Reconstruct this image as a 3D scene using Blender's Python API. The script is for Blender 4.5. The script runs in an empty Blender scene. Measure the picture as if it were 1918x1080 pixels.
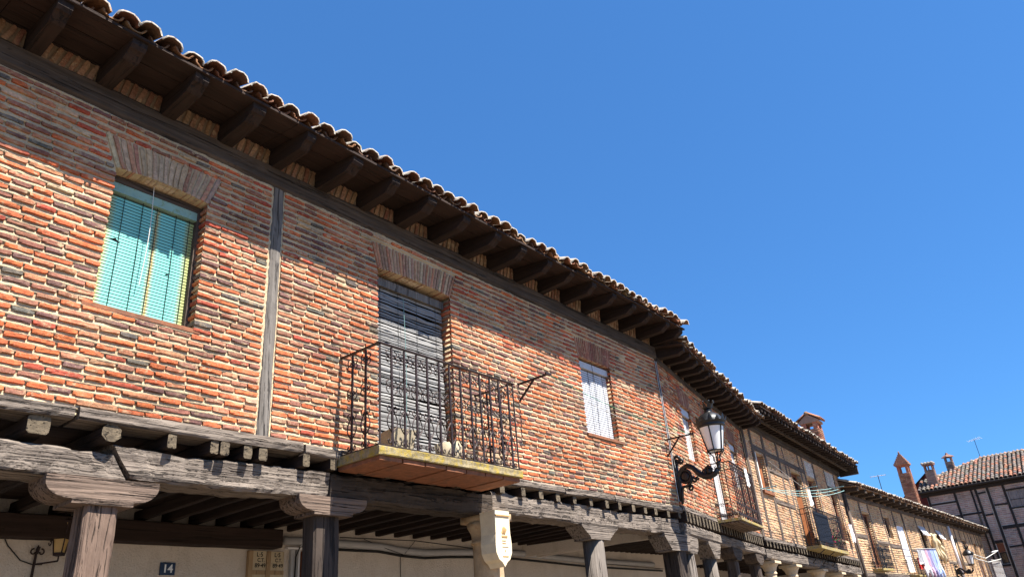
import bpy, math, random
import numpy as np
from mathutils import Vector, Matrix, noise as mnoise

# ------------------------------------------------------------------ camera, sky, sun, exposure
scn = bpy.context.scene
COL = scn.collection
rnd = random.Random(7)
rad = math.radians

YAW, PITCH, ROLL, FPX = rad(36.9612), rad(25.5447), rad(-5.0977), 1382.0
_f = Vector((math.cos(PITCH)*math.cos(YAW), math.cos(PITCH)*math.sin(YAW), math.sin(PITCH)))
_r = Vector((math.sin(YAW), -math.cos(YAW), 0)); _u = _r.cross(_f)
CR = _r*math.cos(ROLL)+_u*math.sin(ROLL); CU = -_r*math.sin(ROLL)+_u*math.cos(ROLL); CF = _f
CAMPOS = Vector((0, 0, 1.6))
cam = bpy.data.cameras.new('camera'); camo = bpy.data.objects.new('camera', cam); COL.objects.link(camo)
cam.sensor_width = 36; cam.lens = FPX/1918*36; cam.clip_start = .05; cam.clip_end = 2000
M = Matrix((CR, CU, -CF)).transposed().to_4x4(); M.translation = CAMPOS; camo.matrix_world = M
scn.camera = camo

SUN = Vector((.12, -1, 1.74)).normalized()
w = bpy.data.worlds.new('World'); scn.world = w; w.use_nodes = True
nt = w.node_tree; nt.nodes.clear()
sky = nt.nodes.new('ShaderNodeTexSky'); sky.sky_type = 'NISHITA'; sky.sun_disc = False
sky.sun_elevation = math.asin(SUN.z); sky.sun_rotation = math.atan2(SUN.x, SUN.y)
sky.altitude = 800; sky.air_density = 1.0; sky.dust_density = .1; sky.ozone_density = 3.0
hs = nt.nodes.new('ShaderNodeGamma'); hs.inputs['Gamma'].default_value = .64
ti = nt.nodes.new('ShaderNodeMix'); ti.data_type = 'RGBA'; ti.blend_type = 'MULTIPLY'; ti.inputs[0].default_value = 1; ti.inputs[7].default_value = (.36, .84, 1.46, 1)
bg = nt.nodes.new('ShaderNodeBackground'); bg.inputs['Strength'].default_value = .081
wo = nt.nodes.new('ShaderNodeOutputWorld')
nt.links.new(sky.outputs[0], hs.inputs['Color']); nt.links.new(hs.outputs[0], ti.inputs[6]); nt.links.new(ti.outputs[2], bg.inputs[0]); nt.links.new(bg.outputs[0], wo.inputs[0])
sl = bpy.data.lights.new('sun', 'SUN'); sl.energy = 5.0; sl.angle = rad(.5); sl.color = (1, .95, .87)
so = bpy.data.objects.new('sun', sl); COL.objects.link(so); so.rotation_euler = SUN.to_track_quat('Z', 'Y').to_euler(); so.location = (0, -20, 40)
vs = scn.view_settings; vs.view_transform = 'Standard'; vs.look = 'None'; vs.gamma = 1; vs.use_curve_mapping = False
vs.exposure = 1.55
scn.render.engine = 'CYCLES'
scn.cycles.max_bounces = 6; scn.cycles.diffuse_bounces = 4

def proj(p):
    v = Vector(p)-CAMPOS; d = v.dot(CF)
    if d <= .1: return (-1e6, -1e6, d)
    return (959+FPX*v.dot(CR)/d, 540-FPX*v.dot(CU)/d, d)

# ------------------------------------------------------------------ mesh helpers
def N(x, y=0, z=0): return mnoise.noise(Vector((x, y, z)))

class MB:
    def __init__(s): s.v = []; s.f = []; s.m = []; s.c = []; s.col = (1, 1, 1); s.mi = 0
    def add(s, vs, fs, mi=None):
        o = len(s.v); s.v += [tuple(q) for q in vs]; s.c += [s.col]*len(vs)
        s.f += [tuple(i+o for i in f) for f in fs]; s.m += [s.mi if mi is None else mi]*len(fs)
    def box(s, x0, x1, y0, y1, z0, z1, mi=None):
        s.add([(x, y, z) for z in (z0, z1) for y in (y0, y1) for x in (x0, x1)],
              [(0, 2, 3, 1), (4, 5, 7, 6), (0, 1, 5, 4), (2, 6, 7, 3), (0, 4, 6, 2), (1, 3, 7, 5)], mi)
    def bar(s, p, q, wx, wz=None, up=(0, 0, 1), mi=None):
        p = Vector(p); q = Vector(q); d = (q-p).normalized(); wz = wz or wx
        u = Vector(up)
        if abs(d.dot(u)) > .98: u = Vector((0, 1, 0))
        a = d.cross(u).normalized()*wx/2; b = a.cross(d).normalized()*wz/2
        s.add([p-a-b, p+a-b, p+a+b, p-a+b, q-a-b, q+a-b, q+a+b, q-a+b],
              [(3, 2, 1, 0), (4, 5, 6, 7), (0, 1, 5, 4), (1, 2, 6, 5), (2, 3, 7, 6), (3, 0, 4, 7)], mi)
    def tube(s, pts, r, n=5, mi=None, cap=True):
        pts = [Vector(p) for p in pts]; rr = r if isinstance(r, (list, tuple)) else [r]*len(pts)
        vs = []; ref = None
        for i, p in enumerate(pts):
            d = (pts[min(i+1, len(pts)-1)]-pts[max(i-1, 0)])
            d = d.normalized() if d.length > 1e-9 else Vector((0, 0, 1))
            if ref is None:
                ref = Vector((0, 0, 1)) if abs(d.z) < .9 else Vector((1, 0, 0))
            a = d.cross(ref)
            if a.length < 1e-5: a = d.orthogonal()
            a.normalize(); b = a.cross(d); ref = b
            for k in range(n):
                t = 2*math.pi*k/n; vs.append(p+(a*math.cos(t)+b*math.sin(t))*rr[i])
        fs = []
        for i in range(len(pts)-1):
            for k in range(n):
                fs.append((i*n+k, i*n+(k+1) % n, (i+1)*n+(k+1) % n, (i+1)*n+k))
        if cap: fs += [tuple(range(n-1, -1, -1)), tuple((len(pts)-1)*n+k for k in range(n))]
        s.add(vs, fs, mi)
    def lathe(s, prof, n=16, c=(0, 0, 0), mi=None, capb=False, capt=False):
        vs = []; fs = []
        for r, z in prof:
            for k in range(n):
                t = 2*math.pi*k/n; vs.append((c[0]+r*math.cos(t), c[1]+r*math.sin(t), c[2]+z))
        for i in range(len(prof)-1):
            for k in range(n):
                fs.append((i*n+k, i*n+(k+1) % n, (i+1)*n+(k+1) % n, (i+1)*n+k))
        if capb: fs.append(tuple(range(n-1, -1, -1)))
        if capt: fs.append(tuple((len(prof)-1)*n+k for k in range(n)))
        s.add(vs, fs, mi)
    def prism(s, poly, axis, a, b, mi=None):
        # poly: 2d points; axis 'x' extrudes (y,z) polygons, 'y' extrudes (x,z), 'z' extrudes (x,y)
        n = len(poly)
        def P(p, t): return {'x': (t, p[0], p[1]), 'y': (p[0], t, p[1]), 'z': (p[0], p[1], t)}[axis]
        vs = [P(p, a) for p in poly]+[P(p, b) for p in poly]
        fs = [tuple(range(n)), tuple(range(2*n-1, n-1, -1))]+[(i, i+n, (i+1) % n+n, (i+1) % n) for i in range(n)]
        s.add(vs, fs, mi)
    def sphere(s, c, r, n=10, m=7, sc=(1, 1, 1), mi=None):
        prof = [(max(1e-4, math.sin(math.pi*i/m)), -math.cos(math.pi*i/m)) for i in range(m+1)]
        vs = []; fs = []
        for pr, pz in prof:
            for k in range(n):
                t = 2*math.pi*k/n; vs.append((c[0]+r*sc[0]*pr*math.cos(t), c[1]+r*sc[1]*pr*math.sin(t), c[2]+r*sc[2]*pz))
        for i in range(m):
            for k in range(n): fs.append((i*n+k, i*n+(k+1) % n, (i+1)*n+(k+1) % n, (i+1)*n+k))
        s.add(vs, fs, mi)
    def mesh(s, name, mats, smooth=False, fix=True):
        me = bpy.data.meshes.new(name); me.from_pydata(s.v, [], s.f); 
        for m in (mats if isinstance(mats, (list, tuple)) else [mats]): me.materials.append(m)
        if s.m and max(s.m) > 0: me.polygons.foreach_set('material_index', s.m)
        a = me.color_attributes.new('Col', 'FLOAT_COLOR', 'POINT')
        a.data.foreach_set('color', np.array([(c[0], c[1], c[2], 1) for c in s.c], dtype=np.float32).ravel())
        if fix and len(s.f) < 60000:
            import bmesh
            bm = bmesh.new(); bm.from_mesh(me); bmesh.ops.recalc_face_normals(bm, faces=bm.faces); bm.to_mesh(me); bm.free()
        if smooth: me.polygons.foreach_set('use_smooth', [True]*len(me.polygons))
        me.update(); return me

def link(name, data, parent=None, loc=(0, 0, 0), rot=(0, 0, 0), sc=(1, 1, 1), color=None):
    o = bpy.data.objects.new(name, data); COL.objects.link(o); o.parent = parent
    o.location = loc; o.rotation_euler = rot; o.scale = sc
    if color is not None: o.color = (color[0], color[1], color[2], 1)
    return o
def part(name, mb, mats, parent=None, smooth=False, stuff=False, fix=True, **k):
    o = link(name, mb.mesh(name, mats, smooth, fix), parent, **k)
    if stuff: o['kind'] = 'stuff'
    return o
def thing(name, label, cat, loc=(0, 0, 0), rot=(0, 0, 0), group=None):
    o = bpy.data.objects.new(name, None); COL.objects.link(o); o.location = loc; o.rotation_euler = rot
    o['label'] = label; o['category'] = cat; o.empty_display_size = .2
    if group: o['group'] = group
    return o
def tag(o, label, cat, group=None):
    o['label'] = label; o['category'] = cat
    if group: o['group'] = group
    return o

# ------------------------------------------------------------------ materials
class G:
    def __init__(s, name):
        s.mat = bpy.data.materials.new(name); s.mat.use_nodes = True; s.t = s.mat.node_tree
        s.t.nodes.clear(); s.out = s.t.nodes.new('ShaderNodeOutputMaterial'); s.b = s.t.nodes.new('ShaderNodeBsdfPrincipled')
        s.t.links.new(s.b.outputs[0], s.out.inputs[0]); s.b.inputs['Roughness'].default_value = .85
        s.b.inputs['Specular IOR Level'].default_value = .25
    def n(s, t, **k):
        x = s.t.nodes.new(t)
        for a, v in k.items(): setattr(x, a, v)
        return x
    def l(s, a, b): s.t.links.new(a, b)
    def pos(s, obj=False, sc=(1, 1, 1), rand=False):
        if obj: p = s.n('ShaderNodeTexCoord').outputs['Object']
        else: p = s.n('ShaderNodeNewGeometry').outputs['Position']
        if rand:
            oi = s.n('ShaderNodeObjectInfo'); mm = s.n('ShaderNodeMath', operation='MULTIPLY'); mm.inputs[1].default_value = 37.3
            s.l(oi.outputs['Random'], mm.inputs[0]); va = s.n('ShaderNodeVectorMath', operation='ADD'); s.l(p, va.inputs[0]); s.l(mm.outputs[0], va.inputs[1]); p = va.outputs[0]
        if sc != (1, 1, 1):
            m = s.n('ShaderNodeVectorMath', operation='MULTIPLY'); s.l(p, m.inputs[0]); m.inputs[1].default_value = sc; p = m.outputs[0]
        return p
    def noise(s, p, scale, detail=4, rough=.55, dist=0):
        x = s.n('ShaderNodeTexNoise'); x.inputs['Scale'].default_value = scale; x.inputs['Detail'].default_value = detail
        x.inputs['Roughness'].default_value = rough; x.inputs['Distortion'].default_value = dist; s.l(p, x.inputs['Vector']); return x.outputs['Fac']
    def ramp(s, fac, stops):
        x = s.n('ShaderNodeValToRGB'); e = x.color_ramp.elements
        while len(e) < len(stops): e.new(.5)
        for i, (p, c) in enumerate(stops):
            e[i].position = p; e[i].color = (c, c, c, 1) if not isinstance(c, (tuple, list)) else (*c, 1)
        s.l(fac, x.inputs[0]); return x.outputs[0]
    def mix(s, fac, a, b, bt='MIX'):
        x = s.n('ShaderNodeMix', data_type='RGBA', blend_type=bt)
        for so_, v in ((x.inputs[0], fac), (x.inputs[6], a), (x.inputs[7], b)):
            if isinstance(v, (int, float)): so_.default_value = v
            elif isinstance(v, (tuple, list)): so_.default_value = (*v, 1)
            else: s.l(v, so_)
        return x.outputs[2]
    def bump(s, h, dist=.01, st=1, prev=None):
        x = s.n('ShaderNodeBump'); x.inputs['Distance'].default_value = dist; x.inputs['Strength'].default_value = st
        s.l(h, x.inputs['Height'])
        if prev is not None: s.l(prev, x.inputs['Normal'])
        s.l(x.outputs[0], s.b.inputs['Normal']); return x.outputs[0]
    def base(s, c):
        if isinstance(c, (tuple, list)): s.b.inputs['Base Color'].default_value = (*c, 1)
        else: s.l(c, s.b.inputs['Base Color'])

def m_brick(name, attr, dust=(.48, .35, .21), dmin=.555, dmax=.67):
    g = G(name); p = g.pos()
    c = g.n('ShaderNodeAttribute', attribute_name='Col').outputs['Color'] if attr else g.n('ShaderNodeObjectInfo').outputs['Color']
    a = g.noise(p, 35, 5, .65); c = g.mix(1, c, g.ramp(a, [(.3, .62), (.62, 1.25)]), 'MULTIPLY')
    d = g.noise(p, 13, 6, .7); c = g.mix(g.ramp(d, [(dmin, 0), (dmax, .85)]), c, dust)
    k = g.noise(p, 55, 3, .6); c = g.mix(g.ramp(k, [(.66, 0), (.72, .7)]), c, (.045, .035, .03))
    wz = g.noise(p, 90, 3, .5); c = g.mix(g.ramp(wz, [(.68, 0), (.74, .6)]), c, (.55, .48, .40))
    c = g.mix(1, c, g.ramp(g.noise(p, .9, 6, .7), [(.34, .70), (.62, 1.12)]), 'MULTIPLY')
    c = g.mix(g.ramp(g.noise(p, 2.1, 7, .75), [(.54, 0), (.72, .5)]), c, dust)
    g.base(c); g.b.inputs['Roughness'].default_value = .93
    b = g.bump(g.noise(p, 150, 4, .7), .004, .8); g.bump(g.noise(p, 38, 4, .6), .006, .8, b)
    return g.mat
def m_mortar(name, c0, c1):
    g = G(name); p = g.pos()
    a = g.noise(p, 6, 6, .7); c = g.mix(g.ramp(a, [(.3, 0), (.7, 1)]), c0, c1)
    c = g.mix(g.ramp(g.noise(p, 60, 4, .7), [(.35, 0), (.7, .55)]), c, tuple(v*.62 for v in c0))
    c = g.mix(g.ramp(g.noise(p, 180, 2, .5), [(.64, 0), (.72, .5)]), c, (.18, .15, .12))
    c = g.mix(1, c, g.ramp(g.noise(p, .9, 6, .7), [(.34, .74), (.62, 1.08)]), 'MULTIPLY')
    g.base(c); g.b.inputs['Roughness'].default_value = .95
    b = g.bump(g.noise(p, 120, 5, .75), .006, 1); g.bump(g.noise(p, 28, 3, .6), .014, .7, b); return g.mat
def m_wood(name, dark, light, axis=0, along=1.0, across=26, crack=1, bump=1, rand=True, knots=True, ct=.36):
    g = G(name); sc = [1, 1, 1]; sc[axis] = along/across
    p0 = g.pos(obj=True, rand=rand); m = g.n('ShaderNodeVectorMath', operation='MULTIPLY'); g.l(p0, m.inputs[0]); m.inputs[1].default_value = sc; p = m.outputs[0]
    a = g.noise(p, across, 8, .65, .6); c = g.mix(g.ramp(a, [(.25, 0), (.75, 1)]), dark, light)
    big = g.noise(p0, 2.3, 4, .6); c = g.mix(g.ramp(big, [(.35, .35), (.65, 0)]), c, tuple(v*.55 for v in dark))
    cr = g.noise(p, across*1.25, 3, .55, .9); crm = g.ramp(cr, [(ct, 1), (ct+.045, 0)]); 
    c = g.mix(g.mix(1, crm, (.85*crack,)*3, 'MULTIPLY'), c, (.012, .009, .008))
    if knots:
        kn = g.noise(p0, 9, 3, .6, .8); c = g.mix(g.ramp(kn, [(.66, 0), (.74, .7)]), c, tuple(v*.5 for v in dark))
    g.base(c); g.b.inputs['Roughness'].default_value = .9
    b = g.bump(g.ramp(cr, [(ct-.03, 0), (ct+.07, 1)]), .016*bump, 1); g.bump(a, .012*bump, 1, b); return g.mat
def m_plain(name, c, rough=.6, var=.25, scale=20, metal=0, bump=.001, spec=.3, stain=None, sscale=6, smin=.55):
    g = G(name); p = g.pos(); a = g.noise(p, scale, 5, .65)
    cc = g.mix(g.ramp(a, [(.3, 0), (.7, 1)]), tuple(v*(1-var) for v in c), tuple(min(1, v*(1+var*.5)) for v in c))
    if stain: cc = g.mix(g.ramp(g.noise(p, sscale, 6, .7), [(smin, 0), (smin+.14, .8)]), cc, stain)
    g.base(cc); g.b.inputs['Roughness'].default_value = rough; g.b.inputs['Metallic'].default_value = metal; g.b.inputs['Specular IOR Level'].default_value = spec
    if bump: g.bump(g.noise(p, scale*6, 4, .6), bump, 1)
    return g.mat
def m_tile(name, attr, lich=.5, lc=(.43, .40, .34), dark=1):
    g = G(name); p = g.pos()
    c = g.n('ShaderNodeAttribute', attribute_name='Col').outputs['Color'] if attr else g.n('ShaderNodeObjectInfo').outputs['Color']
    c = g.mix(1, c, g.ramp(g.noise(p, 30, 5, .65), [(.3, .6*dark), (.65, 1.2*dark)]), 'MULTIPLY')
    if lich: 
        c = g.mix(g.ramp(g.noise(p, 22, 6, .75), [(.60-lich*.25, 0), (.70-lich*.25, .92)]), c, lc)
        c = g.mix(g.ramp(g.noise(p, 45, 4, .7), [(.56, 0), (.66, .9)]), c, (.05, .045, .04))
        c = g.mix(g.ramp(g.noise(p, 16, 4, .7), [(.64, 0), (.70, .8)]), c, (.36, .31, .12))
    g.base(c); g.b.inputs['Roughness'].default_value = .95; g.bump(g.noise(p, 120, 5, .7), .006, 1); return g.mat

MB_OBJ = m_brick('brick_clay', False); MB_ATT = m_brick('brick_clay_joined', True)
MB_FAR = m_brick('brick_clay_far', True, (.52, .39, .25), .50, .64)
MB_GREY = m_brick('brick_clay_greyed', True, (.34, .28, .26), .48, .62)
MORT = m_mortar('lime_mortar', (.56, .42, .255), (.65, .51, .33))
MORTF = m_mortar('lime_mortar_far', (.56, .41, .25), (.64, .49, .32))
MORTI = m_mortar('brown_mortar', (.26, .18, .11), (.32, .23, .15))
MORTG = m_mortar('grey_mortar', (.40, .36, .33), (.47, .43, .39))
W_BEAM = m_wood('weathered_oak', (.105, .082, .066), (.31, .255, .207), 0, .8, 38, .8, 1.7, ct=.385)
W_BEAMZ = m_wood('weathered_oak_upright', (.17, .125, .10), (.46, .37, .31), 2, 1.0, 22, .8, 1.2)
W_BROWN = m_wood('brown_oak_upright', (.11, .07, .051), (.27, .185, .137), 2, 1.4, 26, .8, 1.7, ct=.38)
W_BROWNX = m_wood('brown_oak', (.10, .068, .05), (.25, .18, .137), 0, .8, 34, .8, 1.6, ct=.38)
W_DARKX = m_wood('dark_oak', (.034, .025, .019), (.125, .092, .070), 0, 1.0, 24, .8, 1)
W_DARKZ = m_wood('dark_oak_upright', (.05, .036, .028), (.13, .095, .075), 2, 1.0, 24, .8, 1)
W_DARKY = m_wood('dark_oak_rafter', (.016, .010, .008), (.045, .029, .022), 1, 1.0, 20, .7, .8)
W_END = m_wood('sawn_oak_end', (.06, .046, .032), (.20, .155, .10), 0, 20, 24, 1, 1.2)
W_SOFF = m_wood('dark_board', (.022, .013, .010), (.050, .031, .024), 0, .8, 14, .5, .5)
W_GREYP = m_wood('grey_post', (.095, .082, .070), (.26, .232, .205), 2, 1.0, 26, .8, 1)
W_PDARK = m_wood('brown_black_post', (.030, .022, .017), (.085, .062, .048), 2, 1.0, 22, .9, 1.2)  # brown-black oak, darker than the other posts
W_BDARK = m_wood('shade_toned_beam', (.028, .021, .016), (.090, .068, .052), 0, 1.0, 22, .9, 1.2)  # near-black tone imitates the shade under the balcony
W_POST = m_wood('grey_oak_post', (.07, .058, .050), (.23, .195, .165), 2, .8, 22, 1, 1.4)
W_FAR = m_wood('far_timber', (.075, .055, .045), (.20, .155, .125), 2, 1, 20, .7, .8)
W_FARX = m_wood('far_timber_rail', (.075, .055, .045), (.20, .155, .125), 0, 1, 20, .7, .8)
W_BLACK = m_plain('tarred_timber', (.022, .018, .017), .8, .3, 30)
W_RED = m_wood('varnished_door_wood', (.14, .05, .028), (.27, .10, .05), 2, 1, 20, .3, .3)
W_ORANGE = m_wood('orange_door_wood', (.25, .085, .03), (.36, .13, .045), 2, 1, 20, .2, .3)
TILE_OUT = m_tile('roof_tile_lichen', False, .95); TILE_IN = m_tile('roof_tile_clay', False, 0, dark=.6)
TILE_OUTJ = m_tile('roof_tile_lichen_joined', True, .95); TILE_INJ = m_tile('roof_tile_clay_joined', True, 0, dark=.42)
TILE_E = m_tile('roof_tile_old', True, .18, (.34, .31, .27))
PLASTER = m_plain('rough_plaster', (.56, .47, .385), .95, .14, 5, bump=.0, spec=.1)
def _pl():
    g = G('arcade_plaster'); p = g.pos(); c = g.mix(g.ramp(g.noise(p, 2.5, 5, .65), [(.3, 0), (.7, 1)]), (.66, .58, .50), (.74, .66, .575))
    c = g.mix(g.ramp(g.noise(p, 55, 4, .7), [(.60, 0), (.70, .6)]), c, (.30, .25, .20)); c = g.mix(g.ramp(g.noise(g.pos(sc=(1, 1, .45)), 1.6, 6, .7), [(.50, 0), (.68, .55)]), c, (.40, .34, .27)); g.base(c); g.b.inputs['Roughness'].default_value = .95
    b = g.bump(g.noise(p, 42, 5, .7), .02, 1); return g.mat
PLASTER = _pl()
IRON = m_plain('rusted_iron', (.040, .026, .025), .55, .5, 60, metal=.35, bump=.001, stain=(.10, .045, .03), sscale=30, smin=.58)
BLACK = m_plain('black_paint', (.010, .010, .011), .42, .3, 50, metal=.1, bump=.0005, spec=.5)
WHITE = m_plain('white_plastic', (.80, .80, .82), .45, .05, 8, bump=0, stain=(.60, .58, .55), sscale=14, smin=.62)
GREYM = m_plain('grey_box', (.50, .50, .52), .5, .1, 8, bump=0)
DGLASS = m_plain('dark_glass', (.012, .014, .017), .06, .1, 3, bump=0, spec=.6)
DARK = m_plain('dark_room', (.010, .009, .008), .9, .1, 3, bump=0, spec=0)
TERRA = m_plain('terracotta', (.24, .095, .048), .85, .35, 14, stain=(.12, .065, .045), sscale=5, smin=.52, bump=.003)
SLABM = m_plain('lichened_concrete', (.29, .235, .135), .95, .5, 24, stain=(.38, .27, .03), sscale=13, smin=.46, bump=.006)
STONE = m_plain('yellow_limestone', (.48, .34, .20), .9, .25, 9, stain=(.34, .17, .06), sscale=7, smin=.56, bump=.006)
STONEM = m_plain('buff_limestone', (.56, .44, .29), .9, .2, 9, stain=(.30, .20, .12), sscale=7, smin=.56, bump=.004)
STONEW = m_plain('pale_limestone', (.74, .62, .42), .9, .12, 9, stain=(.42, .24, .09), sscale=13, smin=.62, bump=.003)
PAVE = m_plain('street_stone', (.145, .112, .08), .9, .25, 3, bump=.004)
PIPE = m_plain('grey_pipe', (.42, .42, .43), .55, .12, 6, bump=0)
CABLE = m_plain('black_cable', (.012, .012, .012), .6, .1, 6, bump=0)
ROPE = m_plain('pale_cord', (.62, .60, .55), .8, .1, 6, bump=0)
TEAL = m_plain('teal_cord', (.30, .50, .48), .6, .1, 6, bump=0)
GREENL = m_plain('green_cord', (.03, .30, .16), .6, .1, 6, bump=0)
POT = m_plain('pale_plastic_pot', (.36, .30, .205), .7, .2, 20, stain=(.30, .22, .14), sscale=8, smin=.6, bump=.002)
LETTER = m_plain('stencil_ink', (.02, .018, .016), .8, .1, 6, bump=0)
BLUE = m_plain('blue_enamel', (.014, .026, .07), .3, .2, 20, bump=0, spec=.5)
WENAMEL = m_plain('white_enamel', (.85, .87, .9), .35, .05, 20, bump=0)
CREAMW = m_wood('cream_painted_board', (.50, .40, .26), (.62, .52, .36), 2, 1, 14, .1, .3)
TANW = m_wood('tan_board', (.34, .22, .12), (.50, .35, .20), 2, 1, 16, .3, .4)
REDWALL = m_plain('red_render', (.17, .035, .026), .9, .25, 5, bump=.004)
RIDGE = m_tile('ridge_tile', True, .6)

GREYTEAL = m_plain('faded_teal_cord', (.16, .30, .28), .8, .1, 6, bump=0)
def m_blind_green():
    g = G('green_plastic_slat'); p = g.pos(obj=True)
    sx = g.n('ShaderNodeSeparateXYZ'); g.l(p, sx.inputs[0])
    c = g.mix(g.ramp(g.noise(p, 8, 4, .6), [(.3, 0), (.7, 1)]), (.17, .50, .44), (.22, .58, .52))
    nz = g.noise(p, 6, 4, .6)
    def streak(x0, wdt, col, c, amp=1.0):
        a = g.n('ShaderNodeMath', operation='SUBTRACT'); g.l(sx.outputs[0], a.inputs[0]); a.inputs[1].default_value = x0
        b = g.n('ShaderNodeMath', operation='ABSOLUTE'); g.l(a.outputs[0], b.inputs[0])
        d = g.n('ShaderNodeMath', operation='DIVIDE'); g.l(b.outputs[0], d.inputs[0]); d.inputs[1].default_value = wdt
        e = g.n('ShaderNodeMath', operation='ADD'); g.l(d.outputs[0], e.inputs[0]); g.l(nz, e.inputs[1])
        return g.mix(g.ramp(e.outputs[0], [(.55, amp), (1.0, 0)]), c, col)
    c = streak(.47, .075, (.50, .42, .12), c, .75); c = streak(.47, .02, (.40, .18, .04), c, .8)
    c = streak(.03, .15, (.50, .44, .10), c, .9); c = streak(.79, .14, (.46, .42, .10), c, .8)
    g.base(c); g.b.inputs['Roughness'].default_value = .5; return g.mat
SLATG = m_blind_green()
HEADG = m_plain('green_headbox', (.25, .40, .34), .6, .2, 10, stain=(.16, .22, .10), sscale=20, smin=.52, bump=0)
SLATW = m_plain('white_slat', (.56, .57, .61), .5, .06, 5, bump=0)
SLATP = m_plain('pinkish_white_slat', (.54, .51, .50), .5, .06, 5, bump=0)
SLATWOOD = m_wood('silvered_slat', (.17, .163, .157), (.39, .38, .365), 0, 1.5, 40, .35, .3)
def m_opal():
    g = G('opal_glass'); g.base((.80, .79, .77)); g.b.inputs['Roughness'].default_value = .25; g.b.inputs['Specular IOR Level'].default_value = .5
    g.b.inputs['Subsurface Weight'].default_value = 0; return g.mat
OPAL = m_opal()
AMBER = m_plain('amber_glass', (.55, .36, .12), .3, .2, 8, bump=0, spec=.5)
def m_cloth(name, c): return m_plain(name, c, .9, .08, 6, bump=0, spec=.1)

# ------------------------------------------------------------------ builders
def lerp(a, b, t): return a+(b-a)*t
PAL = {'orange': (.475, .125, .049), 'red': (.36, .075, .042), 'tan': (.40, .165, .09), 'purple': (.165, .082, .070), 'grey': (.125, .105, .088), 'pale': (.48, .32, .20), 'brown': (.27, .115, .075)}
def jit(c, a=.14):
    k = 1+rnd.uniform(-a, a); return tuple(max(0, v*k*(1+rnd.uniform(-.06, .06))) for v in c)
def pal_A(x, z):
    n = N(x*.5, 0, z*.8)+.5*N(x*1.7, 3, z*2.3)
    band = N(5.1, x*.25, z*2.6)
    if band > .24: ch = [('purple', 3), ('brown', 3.5), ('orange', 3), ('tan', 1), ('grey', .6)]
    elif z > 5.25: ch = [('tan', 4.5), ('brown', 3.4), ('red', 1.6), ('orange', 2.4), ('grey', .5), ('pale', .8)]
    else: ch = [('orange', 6.5), ('red', .6), ('tan', 2.6), ('purple', 1.1), ('grey', .28), ('brown', 2.2), ('pale', .2)]
    if n > .42: ch = ch+[('red', 3)]
    if x > 6.5 and z < 4.7: ch = ch+[('grey', 1.1), ('purple', 1.1)]
    t = rnd.uniform(0, sum(c[1] for c in ch))
    for k, v in ch:
        t -= v
        if t <= 0: return jit(PAL[k])
    return jit(PAL['orange'])
def pal_B(x, z): return jit(PAL[rnd.choices(['orange', 'tan', 'brown', 'purple', 'pale', 'red'], [3, 5, 1.6, .7, 2.4, .6])[0]])
def pal_C(x, z):
    k = rnd.choices([(.56, .33, .18), (.52, .26, .135), (.50, .32, .20), (.32, .165, .105)], [4, 2.5, 2.5, 1])[0]; return jit(k)
def pal_D(x, z):
    k = rnd.choices([(.56, .35, .185), (.50, .275, .14), (.50, .32, .19), (.30, .175, .11)], [4, 2.5, 2.5, .8])[0]; return jit(k)
def pal_E(x, z):
    k = rnd.choices([(.34, .21, .175), (.30, .19, .165), (.37, .27, .235), (.20, .15, .135)], [4, 3, 2, 1])[0]; return jit(k)

def brick_mesh(seed):
    r = random.Random(seed); v = []; f = []
    xs = [-.5, -.30, .30, .5]; zs = [-.5, -.26, .26, .5]
    for j, z in enumerate(zs):
        for i, x in enumerate(xs):
            e = (i in (0, 3))+(j in (0, 3))
            y = (0, .012, .030)[e]+r.uniform(-.02, .02)
            k = .975 if e == 2 else 1
            v.append((x*k+(r.uniform(-.02, .02) if e else r.uniform(-.06, .06)), y, z*k+r.uniform(-.05, .05)))
    for k in r.sample([0, 3, 12, 15, 1, 2, 13, 14], 2):
        x, y, z = v[k]; q = r.uniform(.05, .16); v[k] = (x*(1-q*.35), y+q, z*(1-q))
    for j in range(3):
        for i in range(3): a = j*4+i; f.append((a, a+1, a+5, a+4))
    ring = [0, 1, 2, 3, 7, 11, 15, 14, 13, 12, 8, 4]
    o = len(v)
    for k in ring: v.append(v[k])
    for k in ring: x, y, z = v[k]; v.append((x, 1, z))
    for q in range(12): f.append((o+q, o+12+q, o+12+(q+1) % 12, o+(q+1) % 12))
    return v, f
BV = [brick_mesh(i) for i in range(14)]
# depth: local y 0..1 maps: front relief (0-.3) is 3 cm; the rest is scaled with sy
BMESH = []
for i, (v, f) in enumerate(BV):
    mb = MB(); mb.add(v, f); BMESH.append(mb.mesh('brick', MB_OBJ, False))
BMESHJ = []
for i, (v, f) in enumerate(BV):
    mb = MB(); mb.add([(x, y if y > .6 else y*.5, z) for x, y, z in v], f); BMESHJ.append(mb.mesh('brick', MB_OBJ, False))
SIMPLE = ([(-.5, .1, -.5), (.5, .1, -.5), (.5, .1, .5), (-.5, .1, .5), (-.44, 0, -.34), (.44, 0, -.34), (.44, 0, .34), (-.44, 0, .34), (-.5, 1, -.5), (.5, 1, -.5), (.5, 1, .5), (-.5, 1, .5)],
          [(4, 5, 6, 7), (0, 1, 5, 4), (1, 2, 6, 5), (2, 3, 7, 6), (3, 0, 4, 7), (0, 8, 9, 1), (1, 9, 10, 2), (2, 10, 11, 3), (3, 11, 8, 0)])

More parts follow.
